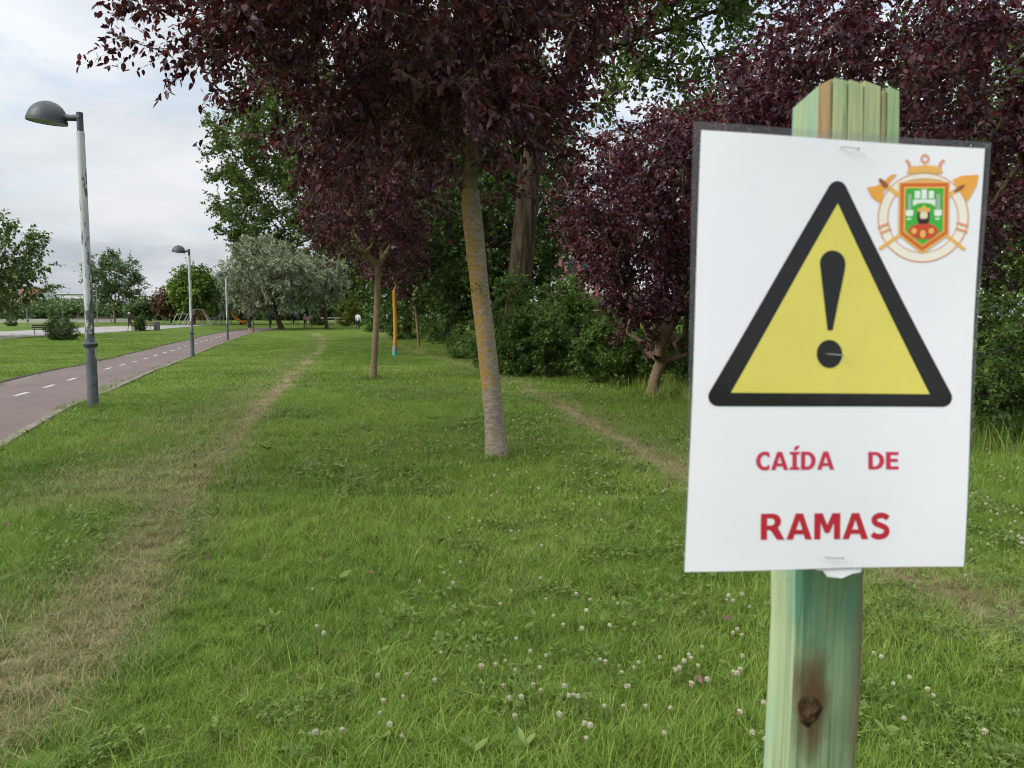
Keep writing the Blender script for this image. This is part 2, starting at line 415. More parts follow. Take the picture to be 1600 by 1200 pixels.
def strip(name, A, B, dz, m, parent=None, n_across=6, thick=0.0):
    A, B = np.array(A)[:, :2], np.array(B)[:, :2]; n = len(A)
    t = np.linspace(0, 1, n_across + 1)
    P = A[:, None, :] * (1 - t[None, :, None]) + B[:, None, :] * t[None, :, None]
    Z = ground_z(P[..., 0], P[..., 1]) + dz
    V = np.concatenate([P, Z[..., None]], -1).reshape(-1, 3)
    k = n_across + 1; I = np.arange(n * k).reshape(n, k)
    F = np.stack([I[:-1, :-1], I[1:, :-1], I[1:, 1:], I[:-1, 1:]], -1).reshape(-1, 4)
    return obj(name, mesh_np(name, V, F, [m], True), parent)
def asphalt():
    m, nt, b = new_mat('red_asphalt', 0.9, 0.2)
    fine = noise_node(nt, 260, 3, 0.7); big = noise_node(nt, 0.7, 5, 0.6, 'Object', (1, 0.35, 1), 0.4)
    c = ramp_node(nt, big, [(0.3, (0.112, 0.083, 0.075)), (0.55, (0.15, 0.113, 0.102)), (0.75, (0.192, 0.152, 0.138))])
    c = mixc(nt, 0.5, c, ramp_node(nt, fine, [(0.3, (0.075, 0.056, 0.052)), (0.7, (0.21, 0.168, 0.158))]))
    stain = ramp_node(nt, noise_node(nt, 1.8, 6, 0.7, 'Object', (1, 1, 1), 1.2, (5, 2, 0)), [(0.55, (1, 1, 1)), (0.72, (0.6, 0.58, 0.57))])
    nt.links.new(mixc(nt, 1.0, c, stain, 'MULTIPLY'), b.inputs['Base Color'])
    bump(nt, b, fine, 0.4, 0.004)
    return m
M['asphalt'] = asphalt()
M['line'] = plain('road_paint', (0.47, 0.44, 0.425), 0.8, 0.2, 0.25, 25)
M['kerb'] = plain('kerb_concrete', (0.19, 0.16, 0.135), 0.9, 0.15, 0.3, 8)
M['soil'] = plain('edge_soil', (0.055, 0.045, 0.032), 0.95, 0.1, 0.4, 6)
M['paving'] = plain('pale_paving', (0.27, 0.255, 0.245), 0.9, 0.2, 0.12, 2)
lane = strip('bike_path', RE, LE, 0.015, M['asphalt']); tag(lane, kind='structure')
def kerb_strip(name, inner, outer, h, m, parent):
    n = len(inner); V = []
    for a, b in zip(inner, outer):
        za, zb = gz(*a), gz(*b)
        V += [(a[0], a[1], za - 0.05), (a[0], a[1], za + h), (b[0], b[1], zb + h), (b[0], b[1], zb - 0.05)]
    F = [(4 * i + j, 4 * i + j + 1, 4 * i + 4 + j + 1, 4 * i + 4 + j) for i in range(n - 1) for j in range(3)]
    return obj(name, mesh_np(name, V, np.array(F), [m]), parent)
kerb_strip('kerb', RE, RE - nor * 0.11, 0.035, M['kerb'], lane)
kerb_strip('soil_edge', LE + nor * 0.16, LE, 0.028, M['soil'], lane)
# centre-line dashes
seg = np.hypot(*np.diff(RE, axis=0).T); S = np.concatenate([[0], np.cumsum(seg)])
CEN = RE + nor * LANE_W * 0.52
def lane_pt(s, off):
    c = np.array([np.interp(s, S, CEN[:, 0]), np.interp(s, S, CEN[:, 1])])
    nn = np.array([np.interp(s, S, nor[:, 0]), np.interp(s, S, nor[:, 1])])
    return c + nn * off
s = 0.6
while s < S[-1] - 3 and s < 62:
    ss = np.linspace(s, s + 0.95, 4)
    strip('dash', [lane_pt(q, -0.045) for q in ss], [lane_pt(q, 0.045) for q in ss], 0.021, M['line'], lane, 1)
    s += 2.35
wt, wb = resample(WALK_TOP, 40), resample(WALK_BOT, 40)
walk = strip('paved_path', wb, wt, 0.02, M['paving']); tag(walk, kind='structure')

# ------------------------------------------------------------------ grass and clover (stuff)
def blade_mesh(name, n, rad, hmin, hmax, wid, lean, mat, seed, segs=3):
    r = np.random.default_rng(seed); V, F, A = [], [], []; k = 0
    for i in range(n):
        a = r.uniform(0, 2 * math.pi); q = rad * math.sqrt(r.uniform()); p = np.array([q * math.cos(a), q * math.sin(a), -0.005])
        d = r.uniform(0, 2 * math.pi); dv = np.array([math.cos(d), math.sin(d), 0]); sv = np.array([-dv[1], dv[0], 0])
        tw = r.uniform(-0.9, 0.9); sv = sv * math.cos(tw) + dv * math.sin(tw) * 0.4
        h = r.uniform(hmin, hmax); w = wid * r.uniform(0.6, 1.2); ln = lean * r.uniform(0.3, 1.3); rv = r.uniform()
        rows = []
        for j in range(segs + 1):
            t = j / segs
            c = p + dv * (ln * h * t ** 1.7) + np.array([0, 0, h * (t - 0.32 * min(ln, 1.4) * t * t)])
            ww = w * (1 - t) ** 0.6 if j < segs else 0
            if j < segs: V += [c - sv * ww / 2, c + sv * ww / 2]; A += [rv, rv]; rows.append((k, k + 1)); k += 2
            else: V.append(c); A.append(rv); rows.append((k,)); k += 1
        for j in range(segs):
            a_, b_ = rows[j], rows[j + 1]
            if len(b_) == 2: F += [(a_[0], a_[1], b_[1]), (a_[0], b_[1], b_[0])]
            else: F.append((a_[0], a_[1], b_[0]))
    return bpy.data.objects.new(name, mesh_np(name, np.array(V), np.array(F), [mat], True, {'rnd': A}))
def grass_mat(name, stops, dry):
    m, nt, b = new_mat(name, 0.55, 0.25)
    a = nt.nodes.new('ShaderNodeAttribute'); a.attribute_name = 'rnd'
    t = nt.nodes.new('ShaderNodeAttribute'); t.attribute_name = 'tint'; t.attribute_type = 'INSTANCER'
    d = nt.nodes.new('ShaderNodeAttribute'); d.attribute_name = 'dry'; d.attribute_type = 'INSTANCER'
    f = mnode(nt, 'ADD', mnode(nt, 'MULTIPLY', a.outputs['Fac'], 0.55), mnode(nt, 'MULTIPLY', t.outputs['Fac'], 0.45))
    col = ramp_node(nt, f, stops)
    dc = ramp_node(nt, a.outputs['Fac'], dry)
    df = mnode(nt, 'GREATER_THAN', mnode(nt, 'ADD', d.outputs['Fac'], mnode(nt, 'MULTIPLY', a.outputs['Fac'], 0.6)), 0.62)
    col = mixc(nt, df, col, dc)
    nt.links.new(col, b.inputs['Base Color'])
    tr = nt.nodes.new('ShaderNodeBsdfTranslucent'); nt.links.new(col, tr.inputs['Color'])
    mx = nt.nodes.new('ShaderNodeMixShader'); mx.inputs[0].default_value = 0.3
    nt.links.new(b.outputs[0], mx.inputs[1]); nt.links.new(tr.outputs[0], mx.inputs[2])
    nt.links.new(mx.outputs[0], nt.nodes['Material Output'].inputs['Surface'])
    return m
M['grass'] = grass_mat('grass_blade', [(0.08, (0.057, 0.104, 0.013)), (0.35, (0.111, 0.189, 0.022)), (0.65, (0.177, 0.275, 0.037)), (0.92, (0.318, 0.398, 0.097))],
                       [(0.2, (0.20, 0.16, 0.07)), (0.9, (0.36, 0.31, 0.16))])
M['clover_leaf'] = leaf_mat('clover_leaf', [(0.1, (0.07, 0.115, 0.02)), (0.6, (0.115, 0.175, 0.032)), (1.0, (0.17, 0.23, 0.05))], 0.25)
def clover_mesh(name, n, rad, seed):
    r = np.random.default_rng(seed); V, F, A = [], [], []; k = 0
    for i in range(n):
        a = r.uniform(0, 6.28); q = rad * math.sqrt(r.uniform()); h = r.uniform(0.02, 0.06)
        c = np.array([q * math.cos(a), q * math.sin(a), h]); a0 = r.uniform(0, 6.28); rv = r.uniform()
        tilt = np.array([r.normal(0, 0.3), r.normal(0, 0.3)])
        for l in range(3):
            t = a0 + l * 2.094; u = np.array([math.cos(t), math.sin(t), 0]); v = np.array([-u[1], u[0], 0]); L = r.uniform(0.008, 0.013)
            pts = [c, c + u * L * 0.5 - v * L * 0.45, c + u * L - v * L * 0.35, c + u * L * 0.93, c + u * L + v * L * 0.35, c + u * L * 0.5 + v * L * 0.45]
            for p in pts:
                p[2:] = p[2] + (p[:2] - c[:2]) @ tilt if False else p[2:]
                V.append(np.array([p[0], p[1], c[2] + float((p[:2] - c[:2]) @ tilt)])); A.append(rv)
            F += [(k, k + 1, k + 2), (k, k + 2, k + 3), (k, k + 3, k + 4), (k, k + 4, k + 5)]; k += 6
    return bpy.data.objects.new(name, mesh_np(name, np.array(V), np.array(F), [M['clover_leaf']], False, {'rnd': A}))

def scatter(name, P, rot, scl, idx, extra, protos, label, cat):
    coll = bpy.data.collections.new(name + '_set')
    for o in protos: coll.objects.link(o)
    me = bpy.data.meshes.new(name); me.vertices.add(len(P)); me.vertices.foreach_set('co', np.asarray(P, np.float32).ravel())
    def fa(n, v): a = me.attributes.new(n, 'FLOAT', 'POINT'); a.data.foreach_set('value', np.asarray(v, np.float32))
    a = me.attributes.new('rot', 'FLOAT_VECTOR', 'POINT'); a.data.foreach_set('vector', np.asarray(rot, np.float32).ravel())
    a = me.attributes.new('idx', 'INT', 'POINT'); a.data.foreach_set('value', np.asarray(idx, np.int32))
    a = me.attributes.new('scl', 'FLOAT_VECTOR', 'POINT'); a.data.foreach_set('vector', np.asarray(scl, np.float32).ravel())
    for k, v in extra.items(): fa(k, v)
    o = obj(name, me)
    ng = bpy.data.node_groups.new(name, 'GeometryNodeTree')
    ng.interface.new_socket('Geometry', in_out='INPUT', socket_type='NodeSocketGeometry')
    ng.interface.new_socket('Geometry', in_out='OUTPUT', socket_type='NodeSocketGeometry')
    N, L = ng.nodes, ng.links
    gi, go = N.new('NodeGroupInput'), N.new('NodeGroupOutput')
    ci = N.new('GeometryNodeCollectionInfo'); ci.inputs['Collection'].default_value = coll
    ci.inputs['Separate Children'].default_value = True; ci.inputs['Reset Children'].default_value = True
    ip = N.new('GeometryNodeInstanceOnPoints'); ip.inputs['Pick Instance'].default_value = True
    def na(n, t):
        q = N.new('GeometryNodeInputNamedAttribute'); q.data_type = t; q.inputs['Name'].default_value = n; return q.outputs['Attribute']
    er = N.new('FunctionNodeEulerToRotation')
    L.new(na('rot', 'FLOAT_VECTOR'), er.inputs[0])
    L.new(gi.outputs[0], ip.inputs['Points']); L.new(ci.outputs[0], ip.inputs['Instance'])
    L.new(na('idx', 'INT'), ip.inputs['Instance Index']); L.new(er.outputs[0], ip.inputs['Rotation'])
    L.new(na('scl', 'FLOAT_VECTOR'), ip.inputs['Scale']); L.new(ip.outputs[0], go.inputs[0])
    md = o.modifiers.new('scatter', 'NODES'); md.node_group = ng
    return tag(o, label, cat, kind='stuff')

def wedge(n, y0, y1, spread=0.86, pad=0.9):
    """even random points on the lawn the camera side can see, with room to step sideways"""
    y = np.sqrt(rng.uniform(y0 ** 2, y1 ** 2, n)); x = rng.uniform(-1, 1, n) * (y * spread + pad)
    return x, y
def lawn_keep(x, y, keepworn):
    w = worn(x, y)
    ok = ~in_lane(x, y, 0.08) & (rng.uniform(0, 1, len(x)) < np.clip((62 - y) / 24, 0, 1)) & (rng.uniform(0, 1, len(x)) > w * (1 - keepworn))
    return ok, w

def lay_grass(name, n, y0, y1, protos, keepworn, hs, label, tilt=0.12):
    x, y = wedge(n, y0, y1)
    ok, w = lawn_keep(x, y, keepworn)
    x, y, w = x[ok], y[ok], w[ok]
    patch = fbm(x * 0.55, y * 0.55, 70, 3); fine = fbm(x * 3.1, y * 3.1, 90, 2)
    hgt = hs * (0.55 + 0.55 * patch + 0.5 * (fine - 0.4)) * (1 - 0.62 * w)
    wid = np.clip(0.9 + 0.3 * (fine - 0.5), 0.6, 1.3)
    k = len(x)
    rot = np.stack([rng.normal(0, tilt, k), rng.normal(0, tilt, k), rng.uniform(0, 6.28, k)], 1)
    P = np.stack([x, y, ground_z(x, y) - 0.012 * w], 1)
    tint = np.clip(0.5 + 1.5 * (patch - 0.5) + rng.normal(0, 0.16, k), 0, 1)
    dry = np.clip(w * 0.72 + 0.12 * (fbm(x * 1.3, y * 1.3, 44, 2) - 0.35), 0, 1)
    return scatter(name, P, rot, np.stack([wid, wid, np.clip(hgt, 0.25, 2)], 1), rng.integers(0, len(protos), k), {'tint': tint, 'dry': dry}, protos, label, 'grass')
near = [blade_mesh('grass_tuft', 26, 0.065, 0.05, 0.13, 0.0042, 0.9, M['grass'], 100 + i) for i in range(8)]
mid = [blade_mesh('grass_patch', 70, 0.17, 0.05, 0.115, 0.0065, 0.85, M['grass'], 200 + i, 2) for i in range(6)]
far = [blade_mesh('grass_sward', 110, 0.5, 0.05, 0.10, 0.016, 0.8, M['grass'], 300 + i, 2) for i in range(5)]
lay_grass('near_grass', 16000, 1.6, 6.2, near, 0.7, 0.84, 'green lawn grass in long bent blades nearest the sign post')
lay_grass('middle_grass', 15000, 5.8, 15.5, mid, 0.5, 0.9, 'mown lawn grass round the foot of the large plum tree')
lay_grass('far_grass', 20000, 15, 62, far, 0.22, 0.85, 'far stretch of mown lawn grass between the worn tracks', 0.05)

# long loose blades and broad-leaved weeds in the near lawn
lanky = [blade_mesh('loose_blade', 9, 0.06, 0.10, 0.21, 0.0046, 1.25, M['grass'], 600 + i, 4) for i in range(6)]
lay_grass('loose_grass', 5200, 1.6, 9.0, lanky, 0.15, 0.7, 'longer loose grass blades arching over the near lawn', 0.3)
M['weed'] = leaf_mat('weed_leaf', [(0.1, (0.085, 0.135, 0.024)), (0.6, (0.13, 0.20, 0.036)), (1.0, (0.19, 0.25, 0.06))], 0.3, rough=0.5)
def weed_mesh(name, n, seed):
    r = np.random.default_rng(seed); a = r.uniform(0, 6.28, n); P = np.zeros((n, 3)); P[:, 2] = r.uniform(0.015, 0.04, n)
    A = np.stack([np.cos(a), np.sin(a), r.uniform(0.1, 0.7, n)], 1); L = r.uniform(0.05, 0.11, n)
    V, F, kv = leaves_np(P, A, L, L * r.uniform(0.3, 0.5, n), r, True, flop=0.25)
    return bpy.data.objects.new(name, mesh_np(name, V, F, [M['weed']], True, {'rnd': np.repeat(r.uniform(0, 1, n), kv)}))
# clover patches
cl = [clover_mesh('clover_patch', 26, 0.10, 400 + i) for i in range(4)]
x, y = wedge(9000, 2.2, 16)
cp = fbm(x * 0.8, y * 0.8, 140, 3)
ok, w = lawn_keep(x, y, 0.0); ok &= cp > 0.57
x, y = x[ok], y[ok]; k = len(x)
scatter('clover_leaves', np.stack([x, y, ground_z(x, y) + 0.015], 1), np.stack([rng.normal(0, .1, k), rng.normal(0, .1, k), rng.uniform(0, 6.28, k)], 1),
        np.repeat(rng.uniform(0.8, 1.3, k)[:, None], 3, 1), rng.integers(0, 4, k), {'tint': rng.uniform(0, 1, k)}, cl, 'patches of three-part clover leaves spread through the lawn', 'clover')
# tall unmown grass along the foot of the shrubs
tall = [blade_mesh('tall_grass', 40, 0.2, 0.18, 0.46, 0.009, 0.6, M['grass'], 500 + i, 3) for i in range(5)]

# ------------------------------------------------------------------ trees
def unit(v): return v / (np.linalg.norm(v, axis=-1, keepdims=True) + 1e-9)
def tubes_np(P0, P1, R0, R1, k=5):
    d = unit(P1 - P0); up = np.where(np.abs(d[:, 2:3]) < 0.9, np.array([[0, 0, 1.0]]), np.array([[1.0, 0, 0]]))
    x = unit(np.cross(d, up)); y = np.cross(d, x)
    a = np.arange(k) / k * 2 * math.pi
    ring = np.cos(a)[None, :, None] * x[:, None, :] + np.sin(a)[None, :, None] * y[:, None, :]
    V = np.concatenate([P0[:, None, :] + ring * R0[:, None, None], P1[:, None, :] + ring * R1[:, None, None]], 1)
    base = np.arange(len(P0))[:, None] * 2 * k; j = np.arange(k)[None, :]
    F = np.stack([base + j, base + (j + 1) % k, base + k + (j + 1) % k, base + k + j], -1).reshape(-1, 4)
    return V.reshape(-1, 3), F
def leaves_np(P, A, L, W, r, fine=False, up=(0, 0, 1), flop=0.6):
    n = len(P); A = unit(A); n0 = np.array(up)[None, :] + r.normal(0, flop, (n, 3))
    S = unit(np.cross(A, n0)); Nn = np.cross(S, A); L = L[:, None]; W = W[:, None]
    if fine:
        c = r.uniform(-0.1, 0.35, (n, 1))
        b = P; mm = P + A * L * 0.5 - Nn * L * 0.02; t = P + A * L - Nn * L * c
        l1 = P + A * L * 0.25 + S * W * 0.42 + Nn * W * 0.16; l2 = P + A * L * 0.65 + S * W * 0.40 + Nn * W * 0.12 - Nn * L * c * 0.3
        r1 = P + A * L * 0.25 - S * W * 0.42 + Nn * W * 0.16; r2 = P + A * L * 0.65 - S * W * 0.40 + Nn * W * 0.12 - Nn * L * c * 0.3
        V = np.stack([b, mm, t, l1, l2, r1, r2], 1)
        tri = np.array([(0, 1, 3), (1, 4, 3), (1, 2, 4), (0, 5, 1), (1, 5, 6), (1, 6, 2)])
    else:
        V = np.stack([P, P + A * L * 0.45 + S * W * 0.5 + Nn * W * 0.15, P + A * L, P + A * L * 0.45 - S * W * 0.5 + Nn * W * 0.15], 1)
        tri = np.array([(0, 2, 1), (0, 3, 2)])
    k = V.shape[1]
    F = (np.arange(n)[:, None, None] * k + tri[None]).reshape(-1, 3)
    return V.reshape(-1, 3), F, k
def prof_sample(prof, n, r, shell=0.55):
    """points in a crown given as rows (z, half width, centre x, centre y)"""
    pr = np.array(prof, float); z = np.linspace(pr[0, 0], pr[-1, 0], 200)
    w = np.interp(z, pr[:, 0], pr[:, 1]); cdf = np.cumsum(w ** 1.7 + 1e-4); cdf /= cdf[-1]
    zz = np.interp(r.uniform(0, 1, n), cdf, z); ww = np.interp(zz, pr[:, 0], pr[:, 1])
    a = r.uniform(0, 2 * math.pi, n); q = ww * r.uniform(0, 1, n) ** shell
    q = q * (0.82 + 0.36 * fbm(a * 1.3 + 7, zz * 0.9, int(r.integers(1000)), 2))
    return np.stack([np.interp(zz, pr[:, 0], pr[:, 2]) + q * np.cos(a), np.interp(zz, pr[:, 0], pr[:, 3]) + q * np.sin(a), zz], 1)
def skeleton(roots, pts, bf, step, r, sag=0.06, low=None):
    """joins crown points to the trunk by the shortest balanced paths"""
    roots = np.array(roots, float)
    cap = len(pts) * 6 + len(roots)
    N = np.zeros((cap, 3)); pen = np.zeros(cap); par = np.full(cap, -1); pl = np.zeros(cap); k = len(roots)
    N[:k] = roots
    for i in range(1, k): par[i] = i - 1
    order = np.argsort(np.linalg.norm(pts - roots[-1], axis=1))
    ends = []
    for p in pts[order]:
        d = np.linalg.norm(N[:k] - p, axis=1)
        j = int(np.argmin(d + bf * pl[:k] + (0 if low is None else 2.0 * pen[:k]))); dist = d[j]; m = max(1, int(round(dist / step)))
        a = N[j].copy(); last = j
        off = r.normal(0, sag, 3) * dist
        for q in range(1, m + 1):
            t = q / m
            N[k] = a + (p - a) * t + off * 4 * t * (1 - t) + np.array([0, 0, 0.10 * dist * t * (1 - t)])
            par[k] = last; pl[k] = pl[last] + dist / m; last = k; k += 1
            if low is not None and N[k - 1][2] < low: pen[k - 1] = 1.0
        ends.append(last)
    return N[:k], par[:k], np.array(ends)
def make_tree(name, label, cat, base, trunk, trad, prof, n_nodes, twigs, tlen, nleaf, leaf, mats, seed, group=None, bf=0.25, step=0.7,
              rtip=0.006, fine=False, droop=0.25, shell=0.55, extra_roots=None, sides=12, flare=1.5, pick=0, flop=0.6, twig_r=0.0022, limb_k=6, lim=10, low=None):
    """trunk: points of the trunk axis in world space; prof: crown profile in world space; leaf: (length, width)"""
    r = np.random.default_rng(seed); base = np.array(base, float)
    t = thing(name, label, cat, tuple(base), 0.0, group)
    tp = np.array(trunk, float); tr = np.array(trad, float)
    # trunk
    s = np.concatenate([[0], np.cumsum(np.linalg.norm(np.diff(tp, axis=0), axis=1))]); n = max(10, int(s[-1] / 0.12)); n = min(n, 60)
    q = np.linspace(0, s[-1], n); C = np.stack([np.interp(q, s, tp[:, i]) for i in range(3)], 1)
    for _ in range(6): C[1:-1] = 0.25 * C[:-2] + 0.5 * C[1:-1] + 0.25 * C[2:]
    R = np.interp(q, s, tr)
    R = R * (1 + (flare - 1) * np.exp(-q / (tr[0] * 1.6)))
    e_ = unit(C[-1] - C[-2]); C = np.concatenate([C, [C[-1] + e_ * R[-1] * 0.6, C[-1] + e_ * R[-1] * 0.85]]); R = np.concatenate([R, [R[-1] * 0.7, R[-1] * 0.03]]); q = np.concatenate([q, [q[-1] + 0.02, q[-1] + 0.04]]); n += 2
    T = unit(np.gradient(C, axis=0)); x = unit(np.cross(T, np.array([0, 1.0, 0]))); y = np.cross(T, x)
    a = np.arange(sides) / sides * 2 * math.pi
    wob = 1 + 0.16 * (fbm(np.cos(a)[None, :] * 1.5 + 9, np.sin(a)[None, :] * 1.5 + q[:, None] * 1.4, seed, 3) - 0.5)
    V = C[:, None, :] + (R[:, None] * wob)[..., None] * (np.cos(a)[None, :, None] * x[:, None, :] + np.sin(a)[None, :, None] * y[:, None, :])
    I = np.arange(n * sides).reshape(n, sides)
    F = np.stack([I[:-1], np.roll(I, -1, 1)[:-1], np.roll(I, -1, 1)[1:], I[1:]], -1).reshape(-1, 4)
    obj('trunk', mesh_np('trunk', V.reshape(-1, 3) - base, F, [mats[0]], True), t)
    # limbs
    pts = prof_sample(prof, n_nodes, r, shell)
    roots = [tp[-1]] if extra_roots is None else [tp[-1]] + [np.array(e, float) for e in extra_roots]
    N, par, ends = skeleton(roots, pts, bf, step, r, low=low)
    tips = np.zeros(len(N)); tips[ends] += 1
    for i in range(len(N) - 1, 0, -1): tips[par[i]] += tips[i]
    rad = np.minimum(rtip * np.maximum(tips, 1) ** 0.5, tr[-1] * 0.9)
    c = np.arange(1, len(N)); p = par[1:]
    V1, F1 = tubes_np(N[p], N[c], np.minimum(rad[p], rad[c] * 1.25), rad[c], limb_k)
    # twigs with leaves
    far_enough = np.linalg.norm(N - tp[-1], axis=1) > 0.25 * np.linalg.norm(N - tp[-1], axis=1).mean()
    small = np.where((tips <= lim) & far_enough & (np.arange(len(N)) > 0))[0]
    own = np.repeat(small, twigs); m = len(own)
    along = r.uniform(0, 0.9, (m, 1))
    cen = np.stack([np.interp(N[own][:, 2], np.array(prof)[:, 0], np.array(prof)[:, i]) for i in (2, 3)], 1)
    outw = unit(np.concatenate([N[own][:, :2] - cen, np.zeros((m, 1))], 1))
    D = unit(outw * 0.7 + r.normal(0, 0.75, (m, 3)) + np.array([0, 0, 0.25 - droop]))
    TL = tlen * r.uniform(0.5, 1.25, m)
    E0 = N[own] + (N[par[own]] - N[own]) * along; E1 = E0 + D * TL[:, None] + np.array([0, 0, -1]) * (droop * 0.35 * TL[:, None])
    V2, F2 = tubes_np(E0, E1, np.full(m, twig_r), np.full(m, twig_r * 0.5), 3)
    obj('branchwork', mesh_np('branchwork', np.concatenate([V1, V2]) - base, np.concatenate([F1, F2 + len(V1)]), [mats[1]], True), t)
    lt = np.tile(np.linspace(0.12, 1.0, nleaf), m) + r.normal(0, 0.04, m * nleaf)
    own2 = np.repeat(np.arange(m), nleaf)
    LP = E0[own2] + (E1 - E0)[own2] * lt[:, None] + r.normal(0, 0.012 + leaf[0] * 0.12, (m * nleaf, 3))
    LA = (E1 - E0)[own2] / TL[own2][:, None] * 0.6 + r.normal(0, 0.7, (m * nleaf, 3)) + np.array([0, 0, -droop * 1.5])
    LL = leaf[0] * r.uniform(0.6, 1.25, len(LP)); LW = LL * leaf[1] / leaf[0] * r.uniform(0.8, 1.2, len(LP))
    rnd = np.clip(np.repeat(r.uniform(0.15, 0.75, m), nleaf) + r.normal(0, 0.2, len(LP)), 0, 0.97)
    tipred = (lt > 0.93) & (np.repeat(r.uniform(0, 1, m), nleaf) < 0.02); rnd[tipred] = 1.0
    VL, FL, kv = leaves_np(LP - base, LA, LL, LW, r, fine, flop=flop)
    sel = np.zeros(len(LP), bool)
    if pick:
        # the leaves that show largest: nearest to the viewer inside the view
        d = LP - np.array([0, 0, CAM_Z]); fw = d[:, 1] * CP - d[:, 2] * SP; up_ = d[:, 1] * SP + d[:, 2] * CP
        inside = (fw > 1) & (np.abs(d[:, 0] / fw) < 0.66) & (up_ / fw < 0.49)
        score = np.where(inside, LL / np.maximum(fw, 0.1), 0); sel[np.argsort(-score)[:pick]] = True
        tri = FL[: len(FL) // len(LP)]
        for i in np.where(sel)[0]:
            me = mesh_np('leaf', VL[i * kv:(i + 1) * kv] - VL[i * kv], tri, [mats[2]], True, {'rnd': np.full(kv, rnd[i])})
            obj('leaf', me, t, tuple(VL[i * kv]))
    keep = np.where(~sel)[0]
    VL = VL.reshape(len(LP), kv, 3)[keep]; nf = len(FL) // len(LP); tri = FL[:nf]
    FL = (np.arange(len(keep))[:, None, None] * kv + tri[None]).reshape(-1, 3)
    cr = obj('crown', mesh_np('crown', VL.reshape(-1, 3), FL, [mats[2]], True, {'rnd': np.repeat(rnd[keep], kv)}), t)
    cr['kind'] = 'stuff'
    return t

weeds = [weed_mesh('weed_rosette', 9, 700 + i) for i in range(5)]
x, y = wedge(1300, 2.2, 12); ok, w = lawn_keep(x, y, 0.1); ok &= (w < 0.1) & (fbm(x * 0.9, y * 0.9, 210, 2) > 0.5)
x, y = x[ok], y[ok]; k = len(x)
scatter('lawn_weeds', np.stack([x, y, ground_z(x, y) + 0.01], 1), np.stack([rng.normal(0, .15, k), rng.normal(0, .15, k), rng.uniform(0, 6.28, k)], 1),
        np.repeat(rng.uniform(0.4, 0.85, k)[:, None], 3, 1), rng.integers(0, 5, k), {'tint': rng.uniform(0, 1, k)}, weeds, 'broad-leaved weed rosettes scattered through the lawn', 'weeds')
# --- purple-leaved plums in a row on the lawn
b = gp(777, 717)
Y0 = b.y
def col_at(px, py, Y): return tuple(at(px, py, Y))
plum = make_tree('purple_plum_tree', 'large purple-leaved plum with orange lichen on its trunk, nearest tree beside the sign', 'tree', (b.x, b.y, b.z - 0.02),
    [(b.x, b.y, b.z - 0.05), col_at(771, 640, Y0), col_at(758, 520, Y0), col_at(746, 420, Y0), col_at(738, 345, Y0), col_at(735, 300, Y0)],
    [0.108, 0.102, 0.098, 0.096, 0.105, 0.09],
    [(2.62, 0.5, -0.7, 8.1), (3.0, 1.35, -0.95, 8.0), (3.6, 1.75, -1.05, 7.9), (4.2, 2.35, -1.3, 7.8), (5.0, 2.9, -1.45, 7.8), (5.9, 2.4, -1.4, 7.9), (6.6, 1.0, -1.2, 8.0)],
    640, 6, 0.50, 15, (0.082, 0.044), (M['plum_bark'], M['plum_bark_tan'], M['plum_leaf']), 1, 'purple plums on the lawn', fine=True, bf=0.22, rtip=0.005, lim=60, flare=1.45, sides=18, pick=300, step=0.5, low=3.35,
    extra_roots=[col_at(738, 250, Y0), col_at(728, 200, Y0 - 0.05), col_at(716, 150, Y0 - 0.1), col_at(706, 95, Y0 - 0.15)])
# a green shoot on the trunk
sh = MB(); q0 = np.array(col_at(752, 452, Y0)) - np.array(plum.location) + np.array([0.0, -0.1, 0])
r_ = np.random.default_rng(3)
P = q0 + r_.normal(0, 1, (26, 3)) * np.array([0.07, 0.04, 0.06]); A = r_.normal(0, 1, (26, 3)) + np.array([0.5, -0.3, -0.4])
V, F, kv = leaves_np(P, A, r_.uniform(0.04, 0.08, 26), r_.uniform(0.02, 0.035, 26), r_, True)
obj('shoot', mesh_np('shoot', V, F, [M['shoot_leaf']], True, {'rnd': np.repeat(r_.uniform(0, 1, 26), kv)}), plum)

b = gp(583, 592); Y1 = b.y
make_tree('purple_plum_tree', 'purple-leaved plum with plain tan trunk, second along the lawn', 'tree', tuple(b),
    [(b.x, b.y, b.z - 0.05), col_at(586, 540, Y1), col_at(589, 480, Y1), col_at(591, 415, Y1)], [0.085, 0.078, 0.075, 0.08],
    [(2.85, 0.5, b.x + 0.1, Y1), (3.3, 1.4, b.x + 0.1, Y1), (4.2, 1.75, b.x, Y1), (5.2, 1.85, b.x, Y1), (6.0, 1.4, b.x, Y1), (6.6, 0.5, b.x, Y1)],
    300, 7, 0.5, 13, (0.10, 0.056), (M['plum_bark_tan'], M['limb_tan'], M['plum_leaf']), 2, 'purple plums on the lawn', rtip=0.007, bf=0.35)
b = gp(617, 556); Y2 = b.y
t3 = make_tree('purple_plum_tree', 'plum tree with bright orange trunk and turquoise band at its foot', 'tree', tuple(b),
    [(b.x, b.y, b.z + 0.16), col_at(618, 515, Y2), col_at(616, 455, Y2)], [0.085, 0.085, 0.08],
    [(2.8, 0.4, b.x + 0.1, Y2), (3.5, 1.4, b.x + 0.1, Y2), (4.5, 1.8, b.x, Y2), (6.0, 1.2, b.x, Y2)],
    150, 7, 0.5, 11, (0.13, 0.075), (M['orange_bark'], M['limb_tan'], M['plum_leaf']), 3, 'purple plums on the lawn', flare=1.0)
M['turquoise'] = plain('turquoise_band', (0.05, 0.30, 0.22), 0.7, 0.3, 0.2, 8)
M['greyband'] = plain('grey_band', (0.22, 0.21, 0.2), 0.8, 0.2, 0.2, 8)
